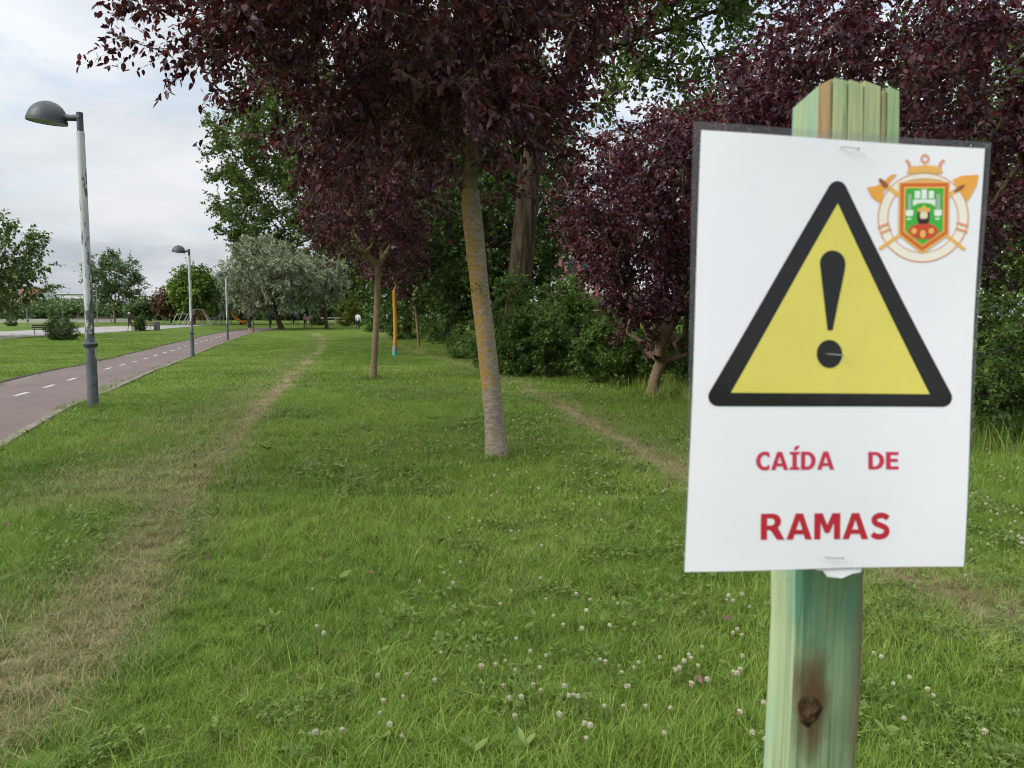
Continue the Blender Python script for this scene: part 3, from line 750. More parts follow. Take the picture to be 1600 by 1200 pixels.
MB().lathe([(0.108, -0.02), (0.108, 0.15), (0.10, 0.17)], 14).build('foot_band', M['turquoise'], t3, True)
MB().lathe([(0.097, 0.165), (0.094, 0.40), (0.088, 0.41)], 14).build('grey_sleeve', M['greyband'], t3, True)
b = gp(655, 543); Y3 = b.y
make_tree('purple_plum_tree', 'small round purple plum on a thin leaning stem, farthest along the lawn', 'tree', tuple(b),
    [(b.x, b.y, b.z - 0.05), col_at(652, 505, Y3), col_at(648, 468, Y3)], [0.08, 0.075, 0.07],
    [(2.3, 0.5, b.x - 0.25, Y3), (2.9, 1.15, b.x - 0.35, Y3), (3.8, 1.35, b.x - 0.4, Y3), (4.7, 0.9, b.x - 0.4, Y3), (5.1, 0.3, b.x - 0.4, Y3)],
    110, 7, 0.45, 11, (0.14, 0.08), (M['plum_bark_tan'], M['limb_tan'], M['plum_leaf']), 4, 'purple plums on the lawn', flare=1.0)
b = gp(1018, 620); Y4 = b.y
make_tree('purple_plum_tree', 'broad purple plum on a short leaning pitted trunk at the shrub edge', 'tree', tuple(b),
    [(b.x, b.y, b.z - 0.05), col_at(1022, 590, Y4), col_at(1035, 562, Y4)], [0.10, 0.10, 0.115],
    [(0.75, 0.35, b.x + 0.2, Y4), (1.2, 1.1, b.x + 0.5, Y4), (2.0, 1.9, b.x + 0.75, Y4), (3.2, 2.8, b.x + 0.9, Y4), (4.3, 2.65, b.x + 1.0, Y4), (5.2, 1.9, b.x + 1.3, Y4), (5.9, 0.9, b.x + 1.7, Y4)],
    680, 7, 0.5, 14, (0.10, 0.058), (M['plum_bark_tan'], M['plum_bark_tan'], M['plum_leaf']), 5, 'purple plums on the lawn', bf=0.3, shell=0.5, lim=30)
b = gd(1330, 12.2)
make_tree('purple_plum_tree', 'purple plum whose dark crown rises behind the warning sign', 'tree', tuple(b),
    [(b.x, b.y, b.z - 0.05), (b.x + 0.05, b.y, 0.8), (b.x, b.y, 1.5)], [0.12, 0.11, 0.11],
    [(1.5, 0.5, b.x, b.y), (2.3, 1.9, b.x + 0.1, b.y), (3.2, 2.7, b.x + 0.3, b.y), (4.4, 2.9, b.x + 0.6, b.y), (5.6, 2.7, b.x + 0.8, b.y), (6.8, 1.6, b.x + 1.0, b.y)],
    640, 7, 0.5, 14, (0.10, 0.058), (M['plum_bark_tan'], M['limb_bark'], M['plum_leaf']), 6, 'purple plums on the lawn', bf=0.3, shell=0.5, lim=30)

fx0, fy0 = [], []
for (px, py), n, rr in (((777, 717), 110, 0.42), ((583, 592), 60, 0.4), ((1018, 620), 60, 0.45), ((146, 639), 70, 0.4)):
    c = gp(px, py); a = rng.uniform(0, 6.28, n); q = 0.09 + rr * rng.uniform(0, 1, n) ** 1.6
    fx0.append(c.x + q * np.cos(a)); fy0.append(c.y + q * np.sin(a))
fx0, fy0 = np.concatenate(fx0), np.concatenate(fy0); k = len(fx0)
foot = [blade_mesh('foot_tuft', 22, 0.06, 0.07, 0.17, 0.006, 0.7, M['grass'], 800 + i, 3) for i in range(4)]
scatter('trunk_foot_grass', np.stack([fx0, fy0, ground_z(fx0, fy0)], 1), np.stack([rng.normal(0, .1, k), rng.normal(0, .1, k), rng.uniform(0, 6.28, k)], 1),
        np.repeat(rng.uniform(0.6, 1.1, k)[:, None], 3, 1), rng.integers(0, 4, k), {'tint': rng.uniform(0.1, 0.6, k), 'dry': rng.uniform(0, 0.1, k)}, foot, 'unmown grass tufts round trunk and lamp feet', 'grass')
M['dead_leaf'] = plain('dead_leaf', (0.13, 0.085, 0.05), 0.8, 0.2, 0.3, 20)
r_ = np.random.default_rng(12)
fal = []
for i in range(4):
    V, F, kv = leaves_np(np.zeros((1, 3)), np.array([[1.0, 0.2 * i, 0.1]]), np.array([0.07]), np.array([0.04]), r_, True, flop=0.2)
    fal.append(bpy.data.objects.new('fallen_leaf', mesh_np('fallen_leaf', V, F, [M['dead_leaf']], True, {'rnd': np.full(kv, i / 4)})))
x = r_.normal(-0.6, 2.2, 220); y = np.abs(r_.normal(6.2, 2.6, 220)) + 1.5; k = len(x)
scatter('fallen_leaves', np.stack([x, y, ground_z(x, y) + r_.uniform(0.02, 0.06, k)], 1), np.stack([r_.normal(0, .4, k), r_.normal(0, .4, k), r_.uniform(0, 6.28, k)], 1),
        np.repeat(r_.uniform(0.5, 1.0, k)[:, None], 3, 1), r_.integers(0, 4, k), {'tint': np.zeros(k)}, fal, 'scattered brown fallen leaves lying in the lawn', 'leaves')
# --- poplars and thick trees behind
pm = (M['poplar_bark'], M['poplar_bark'], M['poplar_leaf'])
Ya = 23.0; ax = (815 - 800) / FPX * Ya
make_tree('poplar_tree', 'tall poplar with thick furrowed trunk forking behind the lichen-covered plum', 'tree', (ax, Ya, gz(ax, Ya)),
    [(ax - 0.1, Ya, gz(ax, Ya) - 0.05), col_at(808, 470, Ya), col_at(818, 380, Ya), col_at(828, 260, Ya), col_at(836, 190, Ya)], [0.38, 0.36, 0.34, 0.31, 0.25],
    [(7.6, 0.9, ax + 2.6, Ya), (8.8, 2.0, ax + 4.2, Ya), (10.0, 3.4, ax + 4.6, Ya), (11.5, 4.6, ax + 4.0, Ya), (14, 5.0, ax + 2.5, Ya), (17, 4.0, ax + 1.5, Ya), (20, 1.5, ax + 1, Ya)],
    480, 6, 1.1, 13, (0.16, 0.14), pm, 21, None, bf=0.45, rtip=0.014, step=1.2, sides=18, flare=1.3,
    extra_roots=[col_at(872, 160, Ya), col_at(905, 95, Ya)], twig_r=0.006)
Yb = 40.0; bx = (717 - 800) / FPX * Yb
make_tree('poplar_tree', 'poplar with a stout reddish-brown trunk standing at the lawn edge', 'tree', tuple(gp(717, 543)),
    [tuple(gp(717, 543)), col_at(716, 500, 40), col_at(718, 440, 40), col_at(716, 330, 40)], [0.36, 0.33, 0.30, 0.26],
    [(1.9, 1.4, bx, 40), (3.4, 3.0, bx - .3, 41), (7, 4.6, bx - 0.5, 42), (11, 5.0, bx - 1, 42), (15, 4.4, bx - 1, 42), (19, 1.5, bx - 1, 42)],
    420, 7, 1.2, 12, (0.20, 0.17), pm, 22, None, bf=0.4, rtip=0.014, step=1.4, twig_r=0.006)
def big(px, Y, top, half, z0, label, seed, mat='poplar_leaf', n=260, lean=0.0, name='poplar_tree', leaf=0.2):
    x = (px - 800) / FPX * Y; z = gz(x, Y)
    return make_tree(name, label, 'tree', (x, Y, z), [(x, Y, z - 0.05), (x + 0.1, Y, z + top * 0.15), (x + lean * 0.3, Y, z + top * 0.3)], [0.36, 0.3, 0.26],
        [(z + z0, half * 0.45, x, Y), (z + top * 0.2, half * 0.8, x + lean * .2, Y), (z + top * 0.45, half, x + lean * .5, Y), (z + top * 0.7, half * 0.9, x + lean * .8, Y), (z + top, half * 0.25, x + lean, Y)],
        int(n * 1.35), 7, 1.2 + leaf, 12, (leaf * 1.15, leaf * 0.95), (M['poplar_bark'], M['dark_bark'], M[mat]), seed, None, bf=0.4, rtip=0.014, step=1.5, twig_r=0.006, flare=1.2)
big(505, 94, 35, 11.5, 3.0, 'tall leafy poplar rising against the sky above the silvery trees', 23, lean=-2.5, n=760, leaf=0.30)
big(636, 56, 20, 4.6, 1.2, 'dense poplar behind the second plum tree on the lawn', 24, 'poplar_leaf', leaf=0.2)
big(690, 50, 17, 4.0, 1.0, 'dark poplar behind the small round plum', 25, 'poplar_leaf', leaf=0.2, n=340)
big(775, 34, 15, 3.6, 1.0, 'dark green poplar just behind the thick furrowed trunk', 26, 'deep_leaf', leaf=0.17, n=400)
big(595, 96, 26, 7.0, 1.0, 'far poplar at the end of the tree belt past the white-clad walker', 27, 'poplar_leaf', leaf=0.30, n=380)
big(1120, 34, 12, 3.6, 0.6, 'green tree behind the broad plum at the shrub edge', 28, 'deep_leaf', name='broadleaf_tree', n=200, leaf=0.17)
big(1420, 30, 13, 4.2, 0.6, 'green tree hidden mostly by the plum crown behind the sign', 29, 'deep_leaf', name='broadleaf_tree', n=200, leaf=0.17)
big(1620, 24, 11, 3.6, 0.4, 'green tree beyond the shrubs to the side of the sign', 30, 'poplar_leaf', name='broadleaf_tree', n=220, leaf=0.15)

# --- shrubs along the belt
def shrub(px, Y, h, half, label, seed, mat='shrub_leaf', n=90, leaf=0.105, z0=0.05, tl=0.32, nleaf=12, cat='shrub', name='shrub', depth=None, group=None, tw=6, dy=0):
    x = (px - 800) / FPX * Y; z = gz(x, Y)
    return make_tree(name, label, cat, (x, Y, z), [(x, Y, z - 0.03), (x + 0.02, Y, z + 0.12 * h)], [0.035, 0.03],
        [(z + z0, half * 0.75, x, Y), (z + h * 0.35, half, x, Y), (z + h * 0.7, half * 0.8, x, Y), (z + h, half * 0.3, x, Y)],
        n, tw, tl, nleaf, (leaf, leaf * 0.62), (M['dark_bark'], M['dark_bark'], M[mat]), seed, group, bf=0.3, rtip=0.005, step=0.5, sides=7, limb_k=4, twig_r=0.003, droop=0.15, flop=0.4)
belt = 'shrubs along the tree belt'
shrub(905, 19.5, 2.55, 1.15, 'tall bright green shrub next to the broad plum', 41, group=belt, n=120)
shrub(965, 17.5, 1.75, 0.95, 'leafy shrub under the outer twigs of the broad plum', 42, group=belt)
shrub(835, 20.5, 1.9, 1.05, 'mid green shrub at the foot of the furrowed poplar', 43, group=belt, n=110)
shrub(775, 23.5, 1.75, 0.9, 'shrub right behind the lichen-covered plum trunk', 44, mat='shrub_leaf', group=belt)
shrub(800, 21.3, 2.7, 0.9, 'tall leafy shrub hiding the foot of the furrowed poplar', 59, mat='shrub_leaf', group=belt, n=110)
shrub(870, 24, 2.9, 1.4, 'dark shrub growing behind the bright green one', 45, mat='shrub_leaf', group=belt)
shrub(690, 45, 2.6, 1.6, 'dark shrub beside the reddish-brown poplar trunk', 46, mat='shrub_leaf', group=belt, leaf=0.13)
shrub(640, 54, 3.0, 2.2, 'broad shrub behind the thin plum stems', 47, mat='shrub_leaf', group=belt, leaf=0.15)
shrub(595, 68, 2.6, 2.0, 'round shrub beside the walker in white', 48, mat='shrub_leaf', group=belt, leaf=0.17)
shrub(548, 84, 3.4, 1.7, 'shrub with yellow bloom behind the walker in white', 49, mat='yellow_leaf', group=belt, leaf=0.2)
shrub(1080, 17, 1.5, 0.9, 'low shrub half covered by the edge of the sign', 50, group=belt)
shrub(1580, 9.4, 1.75, 0.95, 'green shrub showing past the side edge of the sign', 51, mat='shrub_leaf', group=belt, n=110, leaf=0.07)
shrub(1690, 9.8, 2.0, 1.1, 'shrub at the very edge of the picture past the sign', 52, mat='shrub_leaf', group=belt, n=110, leaf=0.07)
shrub(1430, 11.2, 1.6, 1.0, 'shrub standing behind the lower half of the sign', 53, mat='shrub_leaf', group=belt)
shrub(1230, 14, 1.7, 1.1, 'shrub behind the left half of the sign', 54, mat='shrub_leaf', group=belt)
shrub(1010, 25, 2.4, 1.6, 'dark shrub in the gap behind the broad plum trunk', 56, mat='shrub_leaf', group=belt, leaf=0.1)
shrub(1110, 27, 2.6, 1.8, 'dark shrub showing beside the upper edge of the sign', 57, mat='shrub_leaf', group=belt, leaf=0.11)
shrub(940, 30, 2.6, 1.9, 'deep green shrub before the white house with red trim', 58, mat='shrub_leaf', group=belt, leaf=0.11)
shrub(745, 29, 1.6, 1.2, 'low dark shrub between the two poplar trunks', 55, mat='shrub_leaf', group=belt, leaf=0.1)

tx, ty = [], []
for (px0, py0), (px1, py1), n, sp in (((770, 560), (1010, 592), 170, 0.5), ((1010, 600), (1110, 628), 60, 0.5), ((1500, 715), (1660, 690), 60, 0.3), ((680, 545), (770, 556), 50, 0.7)):
    p0, p1 = gp(px0, py0), gp(px1, py1)
    q = rng.uniform(0, 1, n); tx.append(p0.x + (p1.x - p0.x) * q + rng.normal(0, sp, n)); ty.append(p0.y + (p1.y - p0.y) * q + rng.normal(0, sp, n) + 0.4)
tx, ty = np.concatenate(tx), np.concatenate(ty); k = len(tx)
scatter('tall_grass', np.stack([tx, ty, ground_z(tx, ty)], 1), np.stack([rng.normal(0, .1, k), rng.normal(0, .1, k), rng.uniform(0, 6.28, k)], 1),
        np.repeat(rng.uniform(0.6, 1.25, k)[:, None], 3, 1), rng.integers(0, 5, k), {'tint': rng.uniform(0.4, 1, k), 'dry': rng.uniform(0, 0.12, k)}, tall, 'tall unmown grass along the foot of the shrubs', 'grass')

# --- trees in the open park
def park_tree(px, py, h, half, z0, label, seed, mat, name, n=150, leaf=0.25, trunk_r=0.2, bark='dark_bark', group=None, tw=6, nleaf=10, lean=0.0, droop=0.2, wid=0.6, dist=None, shape=None):
    b = gp(px, py) if dist is None else gd(px, dist)
    x, Y, z = b; zf = z + max(z0 * 1.15, 0.25 * h)
    sh = shape or [(z0, 0.5), (z0 + (h - z0) * 0.3, 0.95), (z0 + (h - z0) * 0.55, 1.0), (z0 + (h - z0) * 0.8, 0.75), (h, 0.25)]
    return make_tree(name, label, 'tree', (x, Y, z), [(x, Y, z - 0.1), (x + lean * 0.3, Y, (z + zf) / 2), (x + lean * 0.5, Y, zf)], [trunk_r, trunk_r * 0.85, trunk_r * 0.7],
        [(z + a, half * w, x + lean * (0.4 + 0.6 * a / h), Y) for a, w in sh], int(n * 1.2), tw, leaf * 4, nleaf, (leaf * 1.2, leaf * 1.2 * wid), (M[bark], M[bark], M[mat]), seed, group,
        bf=0.4, rtip=0.012, step=1.2, sides=8, limb_k=4, twig_r=0.008, droop=droop, flare=1.1)
d1 = gp(438, 515).y
park_tree(441, 515, 146 / FPX * d1, 78 / FPX * d1, 31 / FPX * d1, 'large silvery-leaved tree on a dark trunk beside the bike path', 61, 'silver_leaf', 'silvery_tree', n=360, leaf=0.21, trunk_r=0.28, wid=0.42, droop=0.4, nleaf=16, lean=-1.5)
d2 = gp(511, 513).y
park_tree(511, 513.5, 118 / FPX * d2, 38 / FPX * d2, 38 / FPX * d2, 'smaller silvery tree with straight dark trunk behind the strolling pair', 62, 'silver_leaf', 'silvery_tree', n=180, leaf=0.21, trunk_r=0.2, wid=0.42, droop=0.45, nleaf=16, lean=-0.5)
park_tree(378, 507, 6.4, 2.8, 1.6, 'low silvery tree standing over the orange slide', 63, 'silver_leaf', 'silvery_tree', n=120, leaf=0.26, trunk_r=0.24, wid=0.4, droop=0.4)
park_tree(303, 507.5, 96 / FPX * 90, 2.9, 1.4, 'bright green round maple beside the second street lamp', 64, 'maple_leaf', 'maple_tree', n=150, leaf=0.26, trunk_r=0.18, wid=0.8, lean=0.3)
park_tree(268, 507.0, 3.9, 1.6, 1.5, 'russet-leaved small tree at the side of the bright green maple', 65, 'russet_leaf', 'maple_tree', n=60, leaf=0.24, trunk_r=0.12, wid=0.8)
park_tree(179, 505.5, 9.3, 3.6, 2.4, 'airy upright tree with two pale stems behind the nearest lamp post', 66, 'far_leaf', 'ash_tree', n=150, leaf=0.22, trunk_r=0.16, bark='limb_tan', tw=7, wid=0.55, nleaf=11)
park_tree(-20, 521, 9.0, 4.6, 1.8, 'leafy tree cut by the picture edge beside the paved path', 67, 'poplar_leaf', 'chestnut_tree', n=170, leaf=0.26, trunk_r=0.2, wid=0.6, dist=56)
park_tree(236, 503, 3.4, 1.7, 1.0, 'small dark round tree behind the litter bin', 68, 'deep_leaf', 'young_tree', n=60, leaf=0.26, trunk_r=0.09)
park_tree(216, 503, 3.0, 1.3, 0.9, 'small mid green tree behind the walker in black', 69, 'far_leaf', 'young_tree', n=50, leaf=0.26, trunk_r=0.08)
park_tree(345, 504, 4.6, 2.0, 1.4, 'small green tree behind the playground slide', 70, 'far_leaf', 'young_tree', n=60, leaf=0.28, trunk_r=0.09)
shrub(97, 51.5, 1.75, 1.0, 'dense dark green bush on the lawn by the nearest lamp post', 71, mat='deep_leaf', n=110, leaf=0.10, tl=0.35)
shrub(220, 70, 1.45, 0.6, 'small cone-shaped bush beside the park bench', 72, mat='deep_leaf', n=50, leaf=0.12)
shrub(20, 84, 1.3, 0.5, 'slim young bush by the tall fence pole', 73, mat='far_leaf', n=30, leaf=0.13)
shrub(496, 88, 1.0, 0.9, 'low dark bush beside the strolling pair', 74, mat='deep_leaf', n=40, leaf=0.17)
# the far row of trees that closes the view
far_spots = [(-60, 5), (-10, 4), (18, 4.6), (38, 5.2), (58, 4.2), (74, 4.8), (92, 5.6), (112, 5.0), (130, 4.4), (147, 5.0), (166, 4.2), (190, 4.6), (208, 5.0), (228, 4.0), (250, 4.6), (268, 5.4), (290, 5), (322, 5.4), (342, 6.0), (362, 5.6), (388, 6), (408, 5.4), (428, 6), (452, 5.6), (474, 6), (498, 7)]
protoF = []
for i, (px, h) in enumerate(far_spots):
    Y = 150 + 22 * math.sin(i * 2.4)
    if i < 4:
        o = park_tree(px, 0, h * 0.62, 3.6, 0.2, 'bushy tree in the distant row closing off the park', 80 + i, 'far_leaf', 'distant_tree', n=60, leaf=0.5, trunk_r=0.2, group='distant tree row', tw=5, nleaf=8, dist=Y)
        protoF.append(o)
    else:
        src = protoF[i % 4]; p = gd(px, Y)
        o = src.copy(); COL.objects.link(o); o.location = p; o.rotation_euler = (0, 0, i * 1.7); k = h / far_spots[i % 4][1] * (1.0 if px < 300 else 1.5); o.scale = (k * 0.9, k * 0.9, k)
        for ch in src.children:
            c = ch.copy(); COL.objects.link(c); c.parent = o
# ------------------------------------------------------------------ street lamps
def peeling(name):
    m, nt, b = new_mat(name, 0.55, 0.4)
    tc = nt.nodes.new('ShaderNodeTexCoord'); sz = nt.nodes.new('ShaderNodeSeparateXYZ'); nt.links.new(tc.outputs['Object'], sz.inputs[0])
    n = noise_node(nt, 6.5, 7, 0.68, 'Object', (1.6, 1.6, 0.45), 0.5)
    h = mnode(nt, 'MULTIPLY', mnode(nt, 'SUBTRACT', mnode(nt, 'DIVIDE', sz.outputs['Z'], 4.3), 0.44), 0.42)
    f = mnode(nt, 'ADD', n, h)
    mask = ramp_node(nt, f, [(0.465, (0, 0, 0)), (0.48, (1, 1, 1))])
    mask = mixc(nt, 1.0, mask, ramp_node(nt, noise_node(nt, 4.2, 6, 0.7, 'Object', (2.2, 2.2, 0.5), 0.6, (4, 1, 2)), [(0.575, (1, 1, 1)), (0.59, (0, 0, 0))]), 'MULTIPLY')
    dark = ramp_node(nt, noise_node(nt, 12, 5, 0.6), [(0.3, (0.055, 0.062, 0.066)), (0.7, (0.105, 0.115, 0.12))])
    pale = ramp_node(nt, noise_node(nt, 9, 5, 0.6, 'Object', (1, 1, 0.3)), [(0.3, (0.34, 0.36, 0.365)), (0.7, (0.50, 0.52, 0.525))])
    nt.links.new(mixc(nt, mask, dark, pale), b.inputs['Base Color'])
    bump(nt, b, mask, 0.4, 0.004)
    return m
M['peel'] = peeling('peeling_paint')
M['lamp_dark'] = plain('lamp_dark_paint', (0.042, 0.05, 0.055), 0.5, 0.4, 0.2, 7)
M['lens'] = plain('lamp_lens', (0.16, 0.165, 0.165), 0.35, 0.5, 0.1, 5)
def street_lamp(loc, label, rz, h=4.5):
    t = thing('street_lamp', label, 'street lamp', tuple(loc), rz, 'street lamps along the bike path')
    hp = h * 0.80
    MB().lathe([(0.082, -0.05), (0.082, 0.02), (0.078, 0.05), (0.074, 0.93), (0.072, 0.95)], 18).build('lower_sleeve', M['peel'], t, True)
    MB().lathe([(0.082, 0.935), (0.098, 0.94), (0.104, 0.955), (0.104, 0.985), (0.09, 1.0), (0.07, 1.01)], 18).build('collar', M['lamp_dark'], t, True)
    MB().lathe([(0.062, 1.0), (0.059, 2.2), (0.054, h - 0.27)], 18).build('pole', M['peel'], t, True)
    MB().lathe([(0.045, h - 0.30), (0.045, h)], 14).build('neck', M['lamp_dark'], t, True)
    MB().tube([(0.02, 0, h - 0.075), (-0.14, 0, h - 0.075), (-0.27, 0, h - 0.06)], [0.05, 0.046, 0.05], 12).build('arm', M['lamp_dark'], t, True)
    # shallow egg-shaped dome over a flat glass
    k, rings = 28, 8; V, F = [], []
    cx, a, bb, hh = -0.50, 0.28, 0.22, 0.27
    for i in range(rings + 1):
        e = i / rings * math.pi / 2
        for j in range(k):
            q = j / k * 2 * math.pi
            x = cx + a * math.cos(q) * math.cos(e); y = bb * math.sin(q) * math.cos(e)
            V.append((x + 0.05 * math.sin(e), y, h - 0.10 + hh * math.sin(e) + (0.12 * (cx - x) if True else 0)))
    F = [(i * k + j, i * k + (j + 1) % k, (i + 1) * k + (j + 1) % k, (i + 1) * k + j) for i in range(rings) for j in range(k)]
    dome = obj('dome', mesh_np('dome', V, np.array(F), [M['lamp_dark']], True), t)
    V = [(cx + a * 1.03 * math.cos(j / k * 6.2832), bb * 1.03 * math.sin(j / k * 6.2832), h - 0.10 - 0.12 * a * math.cos(j / k * 6.2832) + dz) for dz in (0.012, -0.035) for j in range(k)]
    F = [(j, (j + 1) % k, k + (j + 1) % k, k + j) for j in range(k)]
    obj('rim', mesh_np('rim', V, np.array(F), [M['lamp_dark']], True), dome)
    V = [(cx + a * s_ * math.cos(j / k * 6.2832), bb * s_ * math.sin(j / k * 6.2832), h - 0.125 - 0.12 * a * s_ * math.cos(j / k * 6.2832) - 0.035 * (1 - s_)) for s_ in (1.0, 0.75, 0.4, 0.05) for j in range(k)]
    F = [(i * k + j, i * k + (j + 1) % k, (i + 1) * k + (j + 1) % k, (i + 1) * k + j) for i in range(3) for j in range(k)]
    obj('lens', mesh_np('lens', V, np.array(F), [M['lens']], True), t)
    return t
L1 = gp(146, 639); L2 = gp(301, 557); L3 = gp(356, 532); L4 = gp(396, 519.5); L5 = gp(466, 508)
street_lamp(L1, 'nearest street lamp with flaking pale paint on a tall pole', -0.05, 461 / FPX * L1.y * 0.985)
street_lamp(L2, 'second street lamp standing between maple and bike path', -0.25, 166 / FPX * L2.y)
street_lamp(L3, 'third street lamp in front of the silvery tree', -0.3, 103 / FPX * L3.y)
M['thin_pole'] = plain('thin_pole_dark', (0.05, 0.05, 0.052), 0.6, 0.3)
for b, h, lb in ((L4, 2.3, 'short dark pole at the kerb beside the person in a black skirt'), (L5, 1.9, 'short dark pole on the verge behind the strolling pair')):
    t = thing('marker_pole', lb, 'pole', tuple(b))
    MB().lathe([(0.045, -0.05), (0.04, h)], 8).build('shaft', M['thin_pole'], t, True)
    MB().lathe([(0.055, h - 0.01), (0.055, h + 0.04), (0.02, h + 0.06)], 8).build('cap', M['thin_pole'], t, True)

# ------------------------------------------------------------------ warning sign and its post
SIGN_ROT = Matrix.Rotation(0.14720927, 4, 'Z') @ Matrix.Rotation(-0.03251855, 4, 'X') @ Matrix.Rotation(0.02808697, 4, 'Y')
SIGN_C = Vector((0.2251548, 0.53266, 1.47300014))
HM = np.array([[3.99673594e-04, 1.75173156e-05, -5.32107587e-01], [8.25857584e-06, -3.70241827e-04, 1.95805217e-01], [-1.09899003e-04, -3.90983209e-05, 1.0]])
def uv(px, py):
    q = HM @ np.array([px, py, 1.0]); return (q[0] / q[2], q[1] / q[2])

def wood_mat(name, c0, c1, c2, stain, brown, stain_cut, knot=None, edge=False):
    m, nt, b = new_mat(name, 0.8, 0.2)
    grain = noise_node(nt, 55, 6, 0.6, 'Object', (1, 1, 0.035), 0.6)
    col = ramp_node(nt, grain, [(0.28, c0), (0.5, c1), (0.72, c2)])
    blot = noise_node(nt, 14, 5, 0.6, 'Object', (1, 1, 0.28), 0.8, (0.3, 0.1, 0.6))
    col = mixc(nt, ramp_node(nt, blot, [(stain_cut, (0, 0, 0)), (stain_cut + 0.16, (0.75,) * 3)]), col, stain)
    fib = noise_node(nt, 210, 4, 0.7, 'Object', (1, 1, 0.018), 0.3, (0.7, 0.2, 0.1))
    col = mixc(nt, 1.0, col, ramp_node(nt, fib, [(0.32, (0.74, 0.74, 0.72)), (0.5, (1, 1, 1)), (0.7, (1.1, 1.1, 1.06))]), 'MULTIPLY')
    crk = noise_node(nt, 34, 3, 0.5, 'Object', (1, 1, 0.03), 1.0, (1.3, 0.5, 0.9))
    col = mixc(nt, ramp_node(nt, crk, [(0.485, (0, 0, 0)), (0.5, (0.5,) * 3), (0.515, (0, 0, 0))]), col, (0.06, 0.06, 0.035))
    if edge:
        tcx = nt.nodes.new('ShaderNodeTexCoord'); sxx = nt.nodes.new('ShaderNodeSeparateXYZ'); nt.links.new(tcx.outputs['Object'], sxx.inputs[0])
        ex_ = mnode(nt, 'ADD', sxx.outputs['X'], mnode(nt, 'MULTIPLY', mnode(nt, 'SUBTRACT', noise_node(nt, 30, 4, 0.6, 'Object', (1, 1, 0.3)), 0.5), 0.02))
        col = mixc(nt, ramp_node(nt, ex_, [(0.019, (0, 0, 0)), (0.027, (0.75,) * 3)]), col, brown)
    br = noise_node(nt, 9, 6, 0.65, 'Object', (2.2, 2.2, 0.3), 0.5, (2.1, 0.7, 0.2))
    col = mixc(nt, ramp_node(nt, br, [(0.60, (0, 0, 0)), (0.70, (0.8,) * 3)]), col, brown)
    if knot:
        tc = nt.nodes.new('ShaderNodeTexCoord'); vm = nt.nodes.new('ShaderNodeVectorMath'); vm.operation = 'SUBTRACT'; vm.inputs[1].default_value = knot
        nt.links.new(tc.outputs['Object'], vm.inputs[0]); sc_ = nt.nodes.new('ShaderNodeVectorMath'); sc_.operation = 'MULTIPLY'; sc_.inputs[1].default_value = (1, 0.2, 0.36)
        nt.links.new(vm.outputs[0], sc_.inputs[0]); ln_ = nt.nodes.new('ShaderNodeVectorMath'); ln_.operation = 'LENGTH'; nt.links.new(sc_.outputs[0], ln_.inputs[0])
        dd = mnode(nt, 'ADD', ln_.outputs['Value'], mnode(nt, 'MULTIPLY', mnode(nt, 'SUBTRACT', noise_node(nt, 70, 4, 0.6, 'Object', (1, 1, 0.4)), 0.5), 0.016))
        col = mixc(nt, ramp_node(nt, dd, [(0.008, (0.95,) * 3), (0.013, (0.7,) * 3), (0.02, (0, 0, 0))]), col, (0.085, 0.045, 0.02))
    sp = noise_node(nt, 130, 3, 0.6)
    col = mixc(nt, ramp_node(nt, sp, [(0.62, (0, 0, 0)), (0.75, (0.35,) * 3)]), col, (0.10, 0.14, 0.09))
    nt.links.new(col, b.inputs['Base Color'])
    bump(nt, b, grain, 0.5, 0.0016)
    return m
M['wood_front'] = wood_mat('treated_wood_front', (0.12, 0.195, 0.105), (0.185, 0.275, 0.155), (0.26, 0.325, 0.19), (0.065, 0.22, 0.155), (0.17, 0.11, 0.06), 0.47, (-0.0125, -0.028, 1.203), True)
M['wood_side'] = wood_mat('treated_wood_side', (0.25, 0.33, 0.19), (0.32, 0.40, 0.24), (0.38, 0.44, 0.27), (0.20, 0.38, 0.28), (0.36, 0.34, 0.18), 0.47)
M['wood_top'] = wood_mat('cut_wood', (0.26, 0.17, 0.08), (0.42, 0.26, 0.13), (0.50, 0.35, 0.19), (0.20, 0.33, 0.18), (0.36, 0.17, 0.07), 0.5)
M['wood_pale'] = wood_mat('pale_cut_wood', (0.28, 0.31, 0.16), (0.36, 0.40, 0.22), (0.44, 0.46, 0.27), (0.22, 0.36, 0.2), (0.34, 0.2, 0.09), 0.52)
M['knot'] = bark_mat('wood_knot', [(0.3, (0.015, 0.01, 0.007)), (0.5, (0.06, 0.034, 0.018)), (0.72, (0.20, 0.125, 0.06))], 160, (1, 1, 1))

